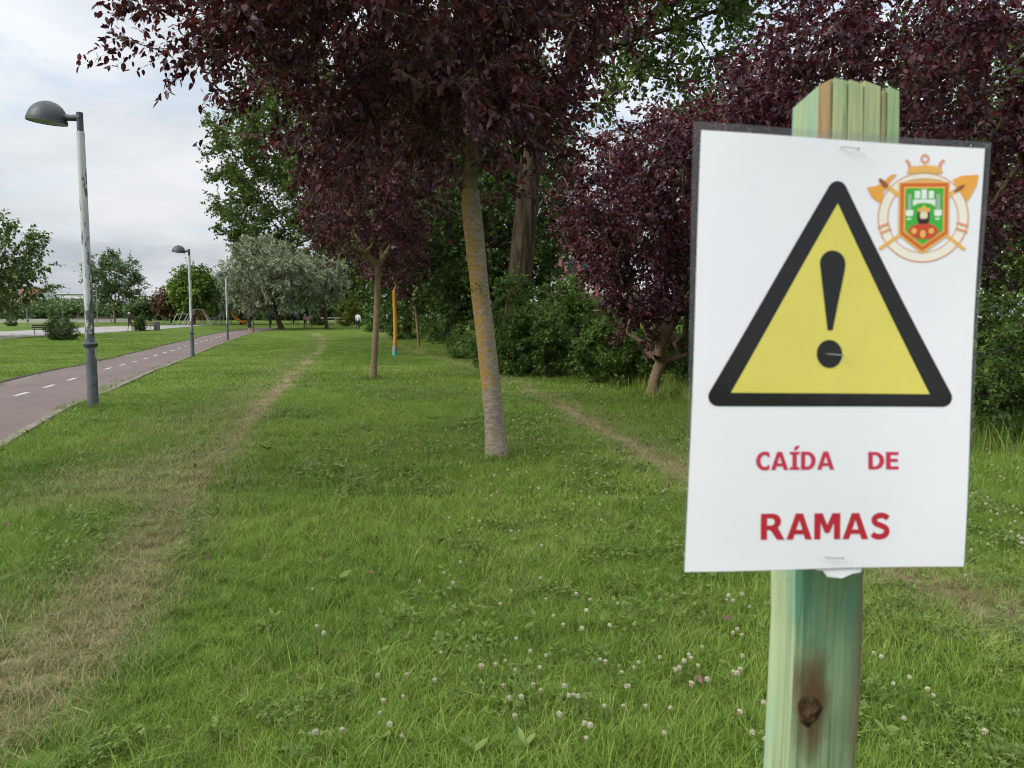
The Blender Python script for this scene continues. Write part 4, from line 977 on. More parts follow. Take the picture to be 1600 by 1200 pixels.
def on_post(px, py, depth):
    """a point at the given distance in front of the camera"""
    return at(px, py, depth)
def build_post():
    yaw = 0.12; fy = 0.545
    ex = Vector((math.cos(yaw), math.sin(yaw), 0)); ey = Vector((-math.sin(yaw), math.cos(yaw), 0))
    zt = at(1320, 145, 0.56).z
    t = thing('sign_post', 'green-stained rough wooden stake carrying the warning sign', 'post', (at(1295, 1000, fy + 0.03).x, fy + 0.03, 0.0), 0.0)
    org = Vector(t.location)
    # outline rows: at each height the front-left, front-right edges in the photograph's own proportions
    rows = []
    for z in [-0.05, 0.4, 0.8, 1.0, 1.1, 1.2, 1.26, 1.3, 1.34, 1.4, 1.46, 1.52, 1.58, 1.605]:
        k = (z - 1.0) / 0.65; w = 0.0565 + 0.005 * max(k, -0.5) + 0.0012 * math.sin(z * 23)
        x0 = -0.026 + 0.0015 * math.sin(z * 31 + 1) + 0.0015 * k
        rows.append((z, x0, x0 + w))
    D = 0.042
    k = 9; V, F, mi = [], [], []
    for z, a, bb in rows:
        lean = -0.012 * (z - 1.4)
        pts = [(a - 0.002, D), (a - 0.0005, 0.004), (a + 0.004, 0.0), (a + (bb - a) * 0.3, -0.0012 + 0.0008 * math.sin(z * 40)), (a + (bb - a) * 0.6, -0.0012 + 0.0008 * math.sin(z * 35 + 1)), (bb - 0.007, 0.0005), (bb - 0.001, 0.006), (bb + 0.001, 0.02), (bb - 0.004, D)]
        for x, y in pts:
            p = ex * x + ey * (y + lean); V.append((p.x, p.y, z))
    n = len(rows)
    mat_of = [1, 0, 0, 0, 0, 0, 0, 0, 0]
    for i in range(n - 1):
        for j in range(k):
            F.append((i * k + j, i * k + (j + 1) % k, (i + 1) * k + (j + 1) % k, (i + 1) * k + j)); mi.append(mat_of[j])
    me = mesh_np('stake', V, np.array(F), [M['wood_front'], M['wood_side']], False, midx=mi)
    obj('stake', me, t)
    # split top: the last hand's breadth is riven into slivers of uneven height
    a, bb = rows[-1][1], rows[-1][2]; zb = 1.6052; lean = -0.012 * 0.2
    slivers = [(-0.02, 0.17, 'wood_top', 0.062, 0.067), (0.17, 0.36, 'wood_pale', 0.0675, 0.066), (0.36, 0.56, 'wood_pale', 0.0665, 0.064), (0.56, 0.80, 'wood_pale', 0.0665, 0.063), (0.80, 0.865, 'wood_top', 0.059, 0.061), (0.865, 1.03, 'wood_pale', 0.0625, 0.060)]
    for i, (c0, c1, mm, h0, h1) in enumerate(slivers):
        x0, x1 = a + (bb - a) * c0 + 0.0003, a + (bb - a) * c1 - 0.0003; yf = -0.0008 - 0.0007 * ((i * 7) % 3)
        Vs = []
        for z_, w0, w1 in ((zb, 0, 0), (zb + 0.03, 0.0003, 0.0002), (zb + h0, 0.0006, 0.0005)):
            top_ = z_ > zb + 0.05
            for (x, y, dz) in ((x0 + w0, yf, 0), (x1 - w1, yf + 0.0004, (h1 - h0) if top_ else 0), (x1 - w1, D * 0.93, (h1 - h0 - 0.004) if top_ else 0), (x0 + w0, D * 0.93, -0.006 if top_ else 0)):
                p = ex * x + ey * (y + lean + (0.0012 if top_ and y < 0.01 else 0)); Vs.append((p.x, p.y, z_ + dz))
        Fs = [(q * 4 + j_, q * 4 + (j_ + 1) % 4, q * 4 + 4 + (j_ + 1) % 4, q * 4 + 4 + j_) for q in range(2) for j_ in range(4)] + [(8, 9, 10, 11)]
        side = 1 if i == 0 else None
        me = mesh_np('sliver', Vs, np.array(Fs), [M[mm], M['wood_side']], False, midx=[1 if (i == 0 and f % 4 == 3 and f < 8) else 0 for f in range(9)])
        obj('sliver', me, t)
    # knot
    kc = at(1266, 1112, fy + 0.010); kr = np.random.default_rng(5)
    V = []; rings, kk = 5, 16
    for i in range(rings + 1):
        e = i / rings
        for j in range(kk):
            q = j / kk * 6.2832; rr = (1 - e) * (0.0098 + 0.0012 * math.sin(3 * q + 1) + 0.0008 * math.sin(7 * q))
            p = ex * (rr * math.cos(q)) + ey * (-0.0045 * math.sin(e * math.pi / 2) + 0.0015 * math.sin(5 * e + 2 * q) * (e > 0)); V.append((kc.x - org.x + p.x, kc.y - org.y + p.y + 0.002, kc.z + rr * 1.25 * math.sin(q)))
    F = [(i * kk + j, i * kk + (j + 1) % kk, (i + 1) * kk + (j + 1) % kk, (i + 1) * kk + j) for i in range(rings) for j in range(kk)]
    obj('knot', mesh_np('knot', V, np.array(F), [M['knot']], True), t)
    return t
post = build_post()

# sign: everything below lies in the sheet's own plane (x to the side, z up, -y towards the viewer)
sign = thing('warning_sign', 'laminated white warning sheet with yellow triangle and red lettering stapled to the post', 'sign')
sign.matrix_world = Matrix.Translation(SIGN_C) @ SIGN_ROT
def bow(u, v):   # the sheet is not quite flat
    return 0.0018 * math.sin(u * 26 + 0.6) + 0.0012 * math.sin(v * 21 + u * 9) - 0.0005
def sheet(name, corners, nx, nz, dy, m, parent, thick=0.0):
    (a, b_, c, d) = [np.array(q) for q in corners]; V = []
    for side in ((0, thick) if thick else (0,)):
        for j in range(nz + 1):
            for i in range(nx + 1):
                s_, t_ = i / nx, j / nz
                p = (a * (1 - s_) + b_ * s_) * (1 - t_) + (d * (1 - s_) + c * s_) * t_
                V.append((p[0], bow(*p) + dy + side, p[1]))
    k = nx + 1; nn = k * (nz + 1)
    F = [(j * k + i, (j + 1) * k + i, (j + 1) * k + i + 1, j * k + i + 1) for j in range(nz) for i in range(nx)]
    if thick:
        F += [(nn + j * k + i, nn + j * k + i + 1, nn + (j + 1) * k + i + 1, nn + (j + 1) * k + i) for j in range(nz) for i in range(nx)]
        edge = [i for i in range(k)] + [j * k + nx for j in range(1, nz + 1)] + [nz * k + i for i in range(nx - 1, -1, -1)] + [j * k for j in range(nz - 1, 0, -1)]
        F += [(edge[i], edge[(i + 1) % len(edge)], nn + edge[(i + 1) % len(edge)], nn + edge[i]) for i in range(len(edge))]
    return obj(name, mesh_np(name, V, np.array(F), [m], not thick), parent)
def laminate(m):
    b = m.node_tree.nodes['Principled BSDF']
    b.inputs['Coat Weight'].default_value = 1.0; b.inputs['Coat Roughness'].default_value = 0.09; b.inputs['Coat IOR'].default_value = 1.34
    nt = m.node_tree; n = nt.nodes.new('ShaderNodeBump'); n.inputs['Strength'].default_value = 0.5; n.inputs['Distance'].default_value = 0.004
    nt.links.new(noise_node(nt, 16, 3, 0.5, 'Object', (1, 1, 0.45), 0.8), n.inputs['Height']); nt.links.new(n.outputs[0], b.inputs['Coat Normal'])
def paper_mat():
    m, nt, b = new_mat('white_paper', 0.75, 0.2)
    n = noise_node(nt, 9, 4, 0.5)
    nt.links.new(ramp_node(nt, n, [(0.3, (0.79, 0.77, 0.85)), (0.7, (0.84, 0.82, 0.89))]), b.inputs['Base Color'])
    laminate(m); return m
M['paper'] = paper_mat()
def film_mat():
    m, nt, b = new_mat('laminating_film', 0.2, 0.5)
    for n in list(nt.nodes):
        if n.type == 'BSDF_PRINCIPLED': nt.nodes.remove(n)
    out = nt.nodes['Material Output']
    tr = nt.nodes.new('ShaderNodeBsdfTransparent'); tr.inputs[0].default_value = (0.97, 0.975, 0.98, 1)
    gl = nt.nodes.new('ShaderNodeBsdfGlossy'); gl.inputs['Roughness'].default_value = 0.12
    df = nt.nodes.new('ShaderNodeBsdfDiffuse'); df.inputs[0].default_value = (0.20, 0.215, 0.235, 1)
    geo = nt.nodes.new('ShaderNodeNewGeometry'); dt = nt.nodes.new('ShaderNodeVectorMath'); dt.operation = 'DOT_PRODUCT'
    nt.links.new(geo.outputs['Normal'], dt.inputs[0]); nt.links.new(geo.outputs['Incoming'], dt.inputs[1])
    fr = mnode(nt, 'ADD', 0.04, mnode(nt, 'MULTIPLY', mnode(nt, 'POWER', mnode(nt, 'SUBTRACT', 1.0, mnode(nt, 'ABSOLUTE', dt.outputs['Value'])), 5.0), 0.9))
    sc = noise_node(nt, 14, 3, 0.5, 'Object', (1, 1, 0.3))
    m1 = nt.nodes.new('ShaderNodeMixShader')
    nt.links.new(ramp_node(nt, sc, [(0.3, (0.16,) * 3), (0.75, (0.34,) * 3)]), m1.inputs[0])
    nt.links.new(tr.outputs[0], m1.inputs[1]); nt.links.new(df.outputs[0], m1.inputs[2])
    m2 = nt.nodes.new('ShaderNodeMixShader'); nt.links.new(fr, m2.inputs[0])
    nt.links.new(m1.outputs[0], m2.inputs[1]); nt.links.new(gl.outputs[0], m2.inputs[2])
    nt.links.new(m2.outputs[0], out.inputs['Surface'])
    return m
M['film'] = film_mat()
pc = [uv(1069, 893), uv(1503, 884), uv(1536, 233), uv(1095, 204)]
fc = [uv(1066.5, 895), uv(1507, 886), uv(1548, 223), uv(1083.5, 189)]
pouch = sheet('pouch', fc, 20, 28, 0.0012, M['film'], sign)
paper = sheet('paper', pc, 20, 28, 0.0, M['paper'], sign, 0.0004)

def ink(name, c, rough=0.7, var=0.06):
    m = plain(name, c, rough, 0.2, var, 30); laminate(m); return m
def print2d(name, loops, m, layer, parent, res=1):
    """a filled flat shape (loops may nest to make holes) lying on the paper"""
    cu = bpy.data.curves.new(name, 'CURVE'); cu.dimensions = '2D'; cu.fill_mode = 'BOTH'
    for lp in loops:
        sp = cu.splines.new('POLY'); sp.points.add(len(lp) - 1); sp.use_cyclic_u = True
        for p, (u, v) in zip(sp.points, lp): p.co = (u * 100, v * 100, 0, 1)
    tmp = bpy.data.objects.new('tmp', cu)
    me = tmp.to_mesh().copy(); tmp.to_mesh_clear()
    bpy.data.objects.remove(tmp); bpy.data.curves.remove(cu)
    bm = bmesh.new(); bm.from_mesh(me); bpy.data.meshes.remove(me)
    bmesh.ops.triangulate(bm, faces=bm.faces[:])
    for _ in range(4):
        es = [e for e in bm.edges if e.calc_length() > 1.2]
        if not es: break
        bmesh.ops.subdivide_edges(bm, edges=es, cuts=1)
        bmesh.ops.triangulate(bm, faces=bm.faces[:])
    V = np.array([v.co[:] for v in bm.verts]) / 100; F = np.array([[v.index for v in f.verts] for f in bm.faces]); bm.free()
    W = [(u, bow(u, v) - 0.00018 * layer, v) for u, v, _ in V]
    W_ = np.array(W); fn = np.cross(W_[F[:, 1]] - W_[F[:, 0]], W_[F[:, 2]] - W_[F[:, 0]])
    F = np.where((fn[:, 1] > 0)[:, None], F[:, ::-1], F)      # every face towards the reader
    return obj(name, mesh_np(name, W, F, [m], False), parent)
def px_loop(pts): return [uv(*p) for p in pts]
def round_poly(pts, r, n=7):
    out = []; P = [np.array(p, float) for p in pts]; m = len(P)
    for i in range(m):
        a, b_, c = P[i - 1], P[i], P[(i + 1) % m]
        u = (a - b_) / np.linalg.norm(a - b_); v = (c - b_) / np.linalg.norm(c - b_)
        th = math.acos(np.clip(u @ v, -1, 1)); d = r / math.tan(th / 2); w = (u + v) / np.linalg.norm(u + v); cen = b_ + w * r / math.sin(th / 2)
        p0, p1 = b_ + u * d, b_ + v * d
        a0 = math.atan2(*(p0 - cen)[::-1]); a1 = math.atan2(*(p1 - cen)[::-1])
        while a1 - a0 > math.pi: a1 -= 2 * math.pi
        while a1 - a0 < -math.pi: a1 += 2 * math.pi
        for q in np.linspace(a0, a1, n): out.append(tuple(cen + r * np.array([math.cos(q), math.sin(q)])))
    return out
def ell(cx, cy, rx, ry, n=48, a0=0, a1=360):
    return [(cx + rx * math.cos(math.radians(q)), cy + ry * math.sin(math.radians(q))) for q in np.linspace(a0, a1, n, endpoint=(a1 - a0) < 360)]
M['black_ink'] = ink('black_ink', (0.008, 0.008, 0.009)); M['yellow_ink'] = ink('yellow_ink', (0.70, 0.60, 0.12), 0.7, 0.04)
M['pink_ink'] = ink('crimson_ink', (0.56, 0.035, 0.085)); M['red_ink'] = ink('red_ink', (0.48, 0.018, 0.04))
OUT = round_poly([(1311, 266), (1497, 636), (1092, 634)], 15)
INN = [(1310.7, 317), (1453.6, 616), (1138.4, 613)]
tri_ = print2d('warning_triangle', [px_loop(OUT), px_loop(INN)], M['black_ink'], 1, paper)
yl = print2d('yellow_field', [px_loop([(1310.7, 316), (1454.6, 616.6), (1137.4, 613.6)])], M['yellow_ink'], 0.7, paper)
EX = [(1282, 414)] + ell(1302.5, 412, 20.5, 21, 18, 180, 360) + [(1321.5, 424), (1301.5, 516), (1293.5, 516), (1283.5, 424)]
print2d('exclamation_stroke', [px_loop(EX[1:])], M['black_ink'], 2, paper)
print2d('exclamation_dot', [px_loop(ell(1296, 553, 20.5, 22, 32))], M['black_ink'], 2, paper)

# lettering, drawn as outlines in cap-height units
def arc(cx, cy, rx, ry, a0, a1, n=12): return [(cx + rx * math.cos(math.radians(q)), cy + ry * math.sin(math.radians(q))) for q in np.linspace(a0, a1, n)]
def stroke(pts, w):
    P = np.array(pts, float); T = np.gradient(P, axis=0); T /= np.linalg.norm(T, axis=1)[:, None]; Nn = np.stack([-T[:, 1], T[:, 0]], 1)
    w = np.array(w) if not np.isscalar(w) else np.full(len(P), w)
    return [tuple(p) for p in P + Nn * w[:, None] / 2] + [tuple(p) for p in (P - Nn * w[:, None] / 2)[::-1]]
def smooth_path(ctrl, n=40):
    P = np.array(ctrl, float); out = []
    Q = np.vstack([2 * P[0] - P[1], P, 2 * P[-1] - P[-2]])
    for i in range(1, len(Q) - 2):
        for t in np.linspace(0, 1, n // (len(P) - 1), endpoint=False):
            out.append(0.5 * ((2 * Q[i]) + (-Q[i - 1] + Q[i + 1]) * t + (2 * Q[i - 1] - 5 * Q[i] + 4 * Q[i + 1] - Q[i + 2]) * t * t + (-Q[i - 1] + 3 * Q[i] - 3 * Q[i + 1] + Q[i + 2]) * t ** 3))
    out.append(P[-1]); return out
GL = {
 'A': (0.98, [[(0, 0), (0.35, 1), (0.63, 1), (0.98, 0), (0.73, 0), (0.665, 0.2), (0.315, 0.2), (0.25, 0)], [(0.37, 0.37), (0.61, 0.37), (0.49, 0.75)]]),
 'I': (0.55, [[(0, 0), (0, .16), (.15, .16), (.15, .84), (0, .84), (0, 1), (.55, 1), (.55, .84), (.40, .84), (.40, .16), (.55, .16), (.55, 0)], [(.2, 1.08), (.34, 1.32), (.60, 1.32), (.37, 1.08)]]),
 'E': (0.66, [[(0, 0), (0, 1), (.66, 1), (.66, .82), (.24, .82), (.24, .61), (.62, .61), (.62, .43), (.24, .43), (.24, .18), (.66, .18), (.66, 0)]]),
 'D': (0.84, [[(0, 0), (0, 1)] + arc(.36, .5, .48, .5, 90, -90, 20), [(.24, .18), (.24, .82)] + arc(.34, .5, .25, .32, 90, -90, 16)]),
 'R': (0.90, [[(0, 0), (0, 1)] + arc(.46, .70, .31, .30, 90, -52, 16) + [(.92, 0), (.63, 0), (.37, .37), (.24, .37), (.24, 0)], [(.24, .55), (.24, .82)] + arc(.40, .685, .13, .135, 90, -90, 10)]),
 'M': (1.0, [[(0, 0), (0, 1), (.31, 1), (.50, .55), (.69, 1), (1, 1), (1, 0), (.76, 0), (.76, .65), (.585, .24), (.415, .24), (.24, .65), (.24, 0)]]),
 'C': (0.76, [[(.76, .05), (.76, .29)] + arc(.50, .5, .25, .325, -38, -322, 22)[0:] + [(.76, .71), (.76, .95)] + arc(.50, .5, .50, .52, 60, 300, 26)]),
 'S': (0.74, [stroke(smooth_path([(.655, .80), (.52, .89), (.34, .905), (.175, .83), (.135, .70), (.22, .59), (.40, .52), (.56, .43), (.61, .31), (.55, .17), (.38, .095), (.20, .11), (.06, .20)], 60), 0.215)]),
}
def word(name, text, x0, x1, ytop, ybase, m, gap=0.09):
    """letters set between two photo columns; each letter is its own mesh"""
    wd = sum(GL[c][0] for c in text) + gap * (len(text) - 1); x = 0.0
    for c in text:
        w_, loops = GL[c]
        print2d('letter', [[uv(x0 + (x1 - x0) * (x + u) / wd, ybase - (ybase - ytop) * v) for u, v in lp] for lp in loops], m, 1.2, paper)
        x += w_ + gap
word('caida', 'CAIDA', 1178, 1302.5, 705, 733.5, M['pink_ink'])
word('de', 'DE', 1356.5, 1404, 706, 733.5, M['pink_ink'])
word('ramas', 'RAMAS', 1186.5, 1391, 801.5, 842.5, M['red_ink'])

# emblem: coordinates read off an enlarged crop, turned into sheet coordinates
def ez(pts): return [uv(1320 + x * 0.15831, 230 + y * 0.15833) for x, y in pts]
INK = {k: ink('emblem_' + k, c, 0.7, 0.04) for k, c in dict(orange=(0.80, 0.36, 0.05), rust=(0.62, 0.13, 0.02), brown=(0.30, 0.09, 0.03), cream=(0.82, 0.76, 0.68), salmon=(0.72, 0.30, 0.17),
        gold=(0.78, 0.42, 0.10), green=(0.05, 0.40, 0.04), white=(0.74, 0.80, 0.76), grey=(0.34, 0.44, 0.38), red=(0.55, 0.06, 0.02), skin=(0.80, 0.66, 0.52), hair=(0.03, 0.02, 0.015)).items()}
emb = print2d('emblem_ring', [ez(ell(780, 690, 440, 445, 64)), ez(ell(780, 690, 330, 345, 64))], INK['cream'], 1, paper)
def eprint(name, loops, ink_, layer): return print2d(name, [ez(l) for l in loops], INK[ink_], layer, paper)
for rx, ry, w_ in ((438, 444, 11), (345, 352, 9)):
    eprint('ring_line', [ell(780, 690, rx, ry, 64), ell(780, 690, rx - w_, ry - w_, 64)], 'salmon', 1.6)
eprint('axe_blade', [[(228, 392), (300, 382), (375, 360), (430, 300), (480, 262), (525, 268), (470, 320), (440, 375), (395, 430), (385, 535), (350, 540), (280, 490)]], 'orange', 2.2)
eprint('axe_collar', [[(345, 305), (372, 305), (440, 362), (430, 395), (390, 392), (350, 335)]], 'brown', 2.8)
eprint('spade_blade', [[(1062, 318), (1150, 283), (1305, 275), (1290, 370), (1235, 480), (1195, 545), (1150, 470), (1100, 400)]], 'orange', 2.2)
eprint('spade_socket', [[(1070, 430), (1130, 380), (1185, 370), (1150, 420), (1090, 450)]], 'brown', 2.8)
def ebar(name, a, b_, w_, ink_, layer):
    a, b_ = np.array(a, float), np.array(b_, float); d = (b_ - a) / np.linalg.norm(b_ - a); n = np.array([-d[1], d[0]]) * w_ / 2
    eprint(name, [[tuple(a + n), tuple(b_ + n), tuple(b_ - n), tuple(a - n)]], ink_, layer)
ebar('axe_handle', (425, 380), (560, 475), 40, 'gold', 2.0); ebar('axe_handle_end', (1010, 870), (1185, 1010), 34, 'gold', 2.0)
ebar('spade_handle', (1090, 430), (1020, 480), 40, 'gold', 2.0); ebar('spade_handle_end', (550, 870), (360, 1000), 34, 'gold', 2.0)
for xs, ys in ((345, 770), (365, 825)): ebar('ring_clasp', (xs, ys + 22), (xs + 110, ys - 25), 24, 'salmon', 2.4)
for xs, ys in ((1105, 745), (1095, 800)): ebar('ring_clasp', (xs, ys), (xs + 112, ys + 38), 24, 'salmon', 2.4)
eprint('shield_edge', [[(545, 345), (790, 318), (1030, 345), (1030, 860), (780, 1050), (545, 860)]], 'gold', 2.6)
eprint('shield_border', [[(560, 352), (1018, 352), (1018, 850), (775, 1022), (560, 850)]], 'rust', 3.2)
eprint('shield_line', [[(592, 388), (985, 388), (985, 832), (775, 978), (592, 832)]], 'gold', 3.8)
eprint('shield_field', [[(608, 404), (970, 404), (970, 824), (775, 960), (608, 824)]], 'green', 4.4)
for x0, x1, y0, y1 in ((695, 748, 430, 505), (760, 812, 415, 510), (830, 880, 430, 505)): eprint('castle_tower', [[(x0, y0), (x1, y0), (x1, y1), (x0, y1)]], 'white', 5.2)
eprint('castle_wall', [[(680, 515), (895, 515), (895, 580)] + ell(785, 600, 112, 52, 12, 0, -180) + [(680, 580)]], 'white', 5.0)
for x0, x1 in ((632, 662), (905, 940)): eprint('castle_turret', [[(x0, 462), (x1, 462), (x1, 620), (x0, 620)]], 'grey', 5.0)
for x0, x1 in ((610, 684), (885, 957)): eprint('turret_base', [[(x0, 618), (x1, 618), (x1, 662), (x1 - 12, 680), (x0 + 12, 680), (x0, 662)]], 'white', 5.2)
for x0 in (642, 917): eprint('turret_foot', [ell(x0, 706, 24, 9, 14)], 'white', 5.0)
eprint('figure_robe', [[(632, 825), (650, 790), (700, 765), (745, 745), (825, 745), (870, 765), (915, 795), (930, 830), (880, 890), (840, 905), (730, 905), (680, 880)]], 'red', 5.0)
eprint('figure_hair', [[(728, 620), (838, 620), (842, 700), (832, 745), (810, 755), (755, 755), (732, 745), (722, 700)]], 'hair', 5.4)
eprint('figure_face', [ell(784, 672, 38, 52, 24)], 'skin', 6.0)
eprint('figure_beard', [[(756, 695), (770, 705), (800, 705), (812, 695), (808, 725), (785, 742), (762, 725)]], 'hair', 6.5)
eprint('figure_crown', [[(722, 595), (745, 605), (765, 590), (784, 565), (803, 590), (825, 605), (845, 595), (838, 640), (784, 632), (730, 640)]], 'gold', 6.6)
for x0, y0, ry in ((692, 825, 28), (778, 855, 40), (858, 825, 28)): eprint('robe_medallion', [ell(x0, y0, 28, ry, 18)], 'gold', 5.6)
eprint('crown_band', [[(618, 250), (640, 205), (720, 185), (790, 178), (860, 185), (945, 205), (968, 250), (880, 262), (790, 245), (700, 262)]], 'gold', 2.6)
for x0 in (655, 690, 740, 845, 885, 925): eprint('crown_point', [[(x0 - 14, 205), (x0, 165), (x0 + 14, 205)]], 'gold', 2.2)
for pts in (((650, 200), (640, 150), (612, 122)), ((935, 200), (945, 150), (980, 128))): eprint('crown_horn', [stroke(pts, 26)], 'salmon', 2.3)
eprint('crown_orb', [ell(793, 112, 42, 46, 28), ell(793, 112, 24, 28, 28)], 'salmon', 2.4)
eprint('crown_stem', [[(783, 155), (803, 155), (803, 185), (783, 185)]], 'gold', 2.3)
eprint('collar_line', [stroke(ell(790, 420, 260, 110, 20, 200, 340), 12)], 'salmon', 1.8)
# staples and a scrap of torn paper below the sheet
M['staple'] = plain('staple_steel', (0.45, 0.45, 0.44), 0.35, 0.5, 0.1, 10, 0.8)
for a, b_, in (((1314, 230), (1341, 233)), ((1290, 553), (1317, 555)), ((1290, 870), (1316, 871))):
    u0, u1 = uv(*a), uv(*b_); mb = MB(); y_ = min(bow(*u0), bow(*u1)) - 0.0026
    mb.tube([(u0[0], y_ + 0.003, u0[1]), (u0[0], y_, u0[1]), (u1[0], y_, u1[1]), (u1[0], y_ + 0.003, u1[1])], 0.00035, 6).build('staple', M['staple'], sign)
scrap = [uv(x, y) for x, y in ((1272, 884), (1352, 884), (1348, 896), (1334, 898), (1318, 905), (1296, 903), (1288, 893), (1278, 892))]
V = [(u, 0.0022 + 0.0003 * math.sin(u * 300), v) for u, v in scrap] + [(u, 0.0034, v) for u, v in scrap]
n = len(scrap)
mb = MB(); mb.add(V, [tuple(range(n))[::-1], tuple(range(n, 2 * n))] + [(i, (i + 1) % n, n + (i + 1) % n, n + i) for i in range(n)])
mb.build('torn_scrap', M['paper'], sign)

# ------------------------------------------------------------------ clover flowers
M['petal'] = plain('clover_petal', (0.52, 0.50, 0.37), 0.7, 0.2, 0.15, 60)
M['petal_old'] = plain('clover_petal_old', (0.42, 0.29, 0.20), 0.8, 0.2, 0.25, 60)
M['stalk'] = plain('clover_stalk', (0.10, 0.16, 0.045), 0.7, 0.2)
def flower_head(name, seed, aged):
    r = np.random.default_rng(seed); V, F, mi = [], [], []
    n = 34
    for i in range(n):
        z = 1 - 1.75 * (i + .5) / n; a = i * 2.39996; q = math.sqrt(max(0, 1 - z * z)); d = np.array([q * math.cos(a), q * math.sin(a), z])
        if aged and z < 0.15: d = unit(d + np.array([0, 0, -1.0]))
        s_ = unit(np.cross(d, np.array([0.1, 0.2, 1.0]))); u_ = np.cross(d, s_); L = r.uniform(0.009, 0.012); w = 0.0026
        p0 = d * 0.0015; k = len(V)
        V += [p0, d * L * 0.65 + s_ * w, d * L, d * L * 0.65 - s_ * w, d * L * 0.7 + u_ * w * 1.2]
        F += [(k, k + 1, k + 4), (k + 1, k + 2, k + 4), (k + 4, k + 2, k + 3), (k, k + 4, k + 3)]
        mi += [1 if aged and z < 0.15 else 0] * 4
    return mesh_np(name, np.array(V) + np.array([0, 0, 0.0]), np.array(F), [M['petal'], M['petal_old']], False, midx=mi)
heads = [flower_head('flower_head', i, i >= 2) for i in range(4)]
stalks = []
for i in range(3):
    mb = MB(); mb.tube([(0, 0, -0.005), (0.006 * (i - 1), 0.004, 0.05), (0, 0, 0.1)], 0.0011, 4); stalks.append(mb.build('stalk', M['stalk'])); COL.objects.unlink(stalks[-1])
seen_px = [(482, 947), (502, 1018), (508, 1025), (652, 935), (700, 922), (844, 930), (865, 990), (885, 960), (926, 968), (964, 966), (712, 945), (780, 977), (798, 951), (910, 993), (935, 1010), (888, 1012), (797, 1028), (684, 1047), (685, 1103), (735, 1080), (740, 1083), (794, 1064), (791, 1072), (818, 1050), (848, 1110), (843, 1108), (888, 1117), (895, 1123), (900, 1133), (896, 1127), (786, 1105), (789, 1118), (840, 1077), (602, 1132), (605, 1140), (590, 1090), (638, 1090), (543, 1185), (500, 1190), (592, 1175), (633, 1125), (814, 1136), (855, 1157), (902, 1190), (925, 1190), (921, 1180), (968, 1080), (978, 1108), (990, 1135), (970, 1110), (944, 1075), (1072, 1060), (1078, 1068), (1075, 1075), (1098, 1034), (1090, 1076), (1130, 968), (1138, 962), (1165, 965), (1148, 972), (1172, 975), (1150, 1025), (1160, 1022), (1155, 1092), (1158, 1100), (1099, 1108), (1145, 1160), (1375, 1065), (1415, 1095), (1450, 1120), (1378, 1095), (1400, 1160), (1170, 1050), (1190, 1140), (1060, 1150), (1040, 1085), (1015, 1140), (1520, 1190), (1355, 1055), (1440, 1120), (735, 720), (840, 668), (770, 765), (930, 760), (950, 775), (905, 790), (1010, 805), (1040, 790), (880, 745), (720, 905), (655, 935)]
fl = [gp(*p) for p in seen_px]
r_ = np.random.default_rng(77)
for cx_, cy_, sx_, sy_, n in ((860, 800, 130, 45, 34), (1000, 1090, 170, 70, 18), (560, 600, 90, 22, 50), (800, 700, 90, 25, 30), (1560, 820, 40, 45, 26), (880, 610, 70, 16, 26)):
    for _ in range(n): fl.append(gp(float(np.clip(r_.normal(cx_, sx_), 20, 1590)), float(np.clip(r_.normal(cy_, sy_), 560, 1195))))
fl.sort(key=lambda p: p.y)
for i, p in enumerate(fl[:260]):
    o = bpy.data.objects.new('clover_flower', None); COL.objects.link(o); o.empty_display_size = 0.02
    o.location = (p.x, p.y, p.z); sc_ = float(r_.uniform(0.8, 1.25)); o.rotation_euler = (r_.normal(0, .18), r_.normal(0, .18), r_.uniform(0, 6.28)); o.scale = (sc_,) * 3
    tag(o, 'small white clover flower head standing in the lawn', 'flower', 'clover flowers in the lawn')
    st = bpy.data.objects.new('stalk', stalks[i % 3].data); link(st, o)
    hd = bpy.data.objects.new('flower_head', heads[int(r_.integers(0, 4))]); link(hd, o); hd.location = (0, 0, 0.1)
# the uncounted rest, farther off
fx_, fy_ = wedge(5200, 6, 40); kp = (fbm(fx_ * 0.35, fy_ * 0.35, 140, 3) > 0.56) & (worn(fx_, fy_) < 0.2) & ~in_lane(fx_, fy_, 0.3)
fx_, fy_ = fx_[kp], fy_[kp]; k = len(fx_)
hp = [bpy.data.objects.new('clover_bloom', h) for h in heads]
scatter('clover_bloom_drift', np.stack([fx_, fy_, ground_z(fx_, fy_) + 0.085], 1), np.zeros((k, 3)), np.repeat(r_.uniform(0.8, 1.3, k)[:, None], 3, 1), r_.integers(0, 4, k), {'tint': np.zeros(k)}, hp, 'drifts of tiny white clover bloom across the lawn', 'clover')

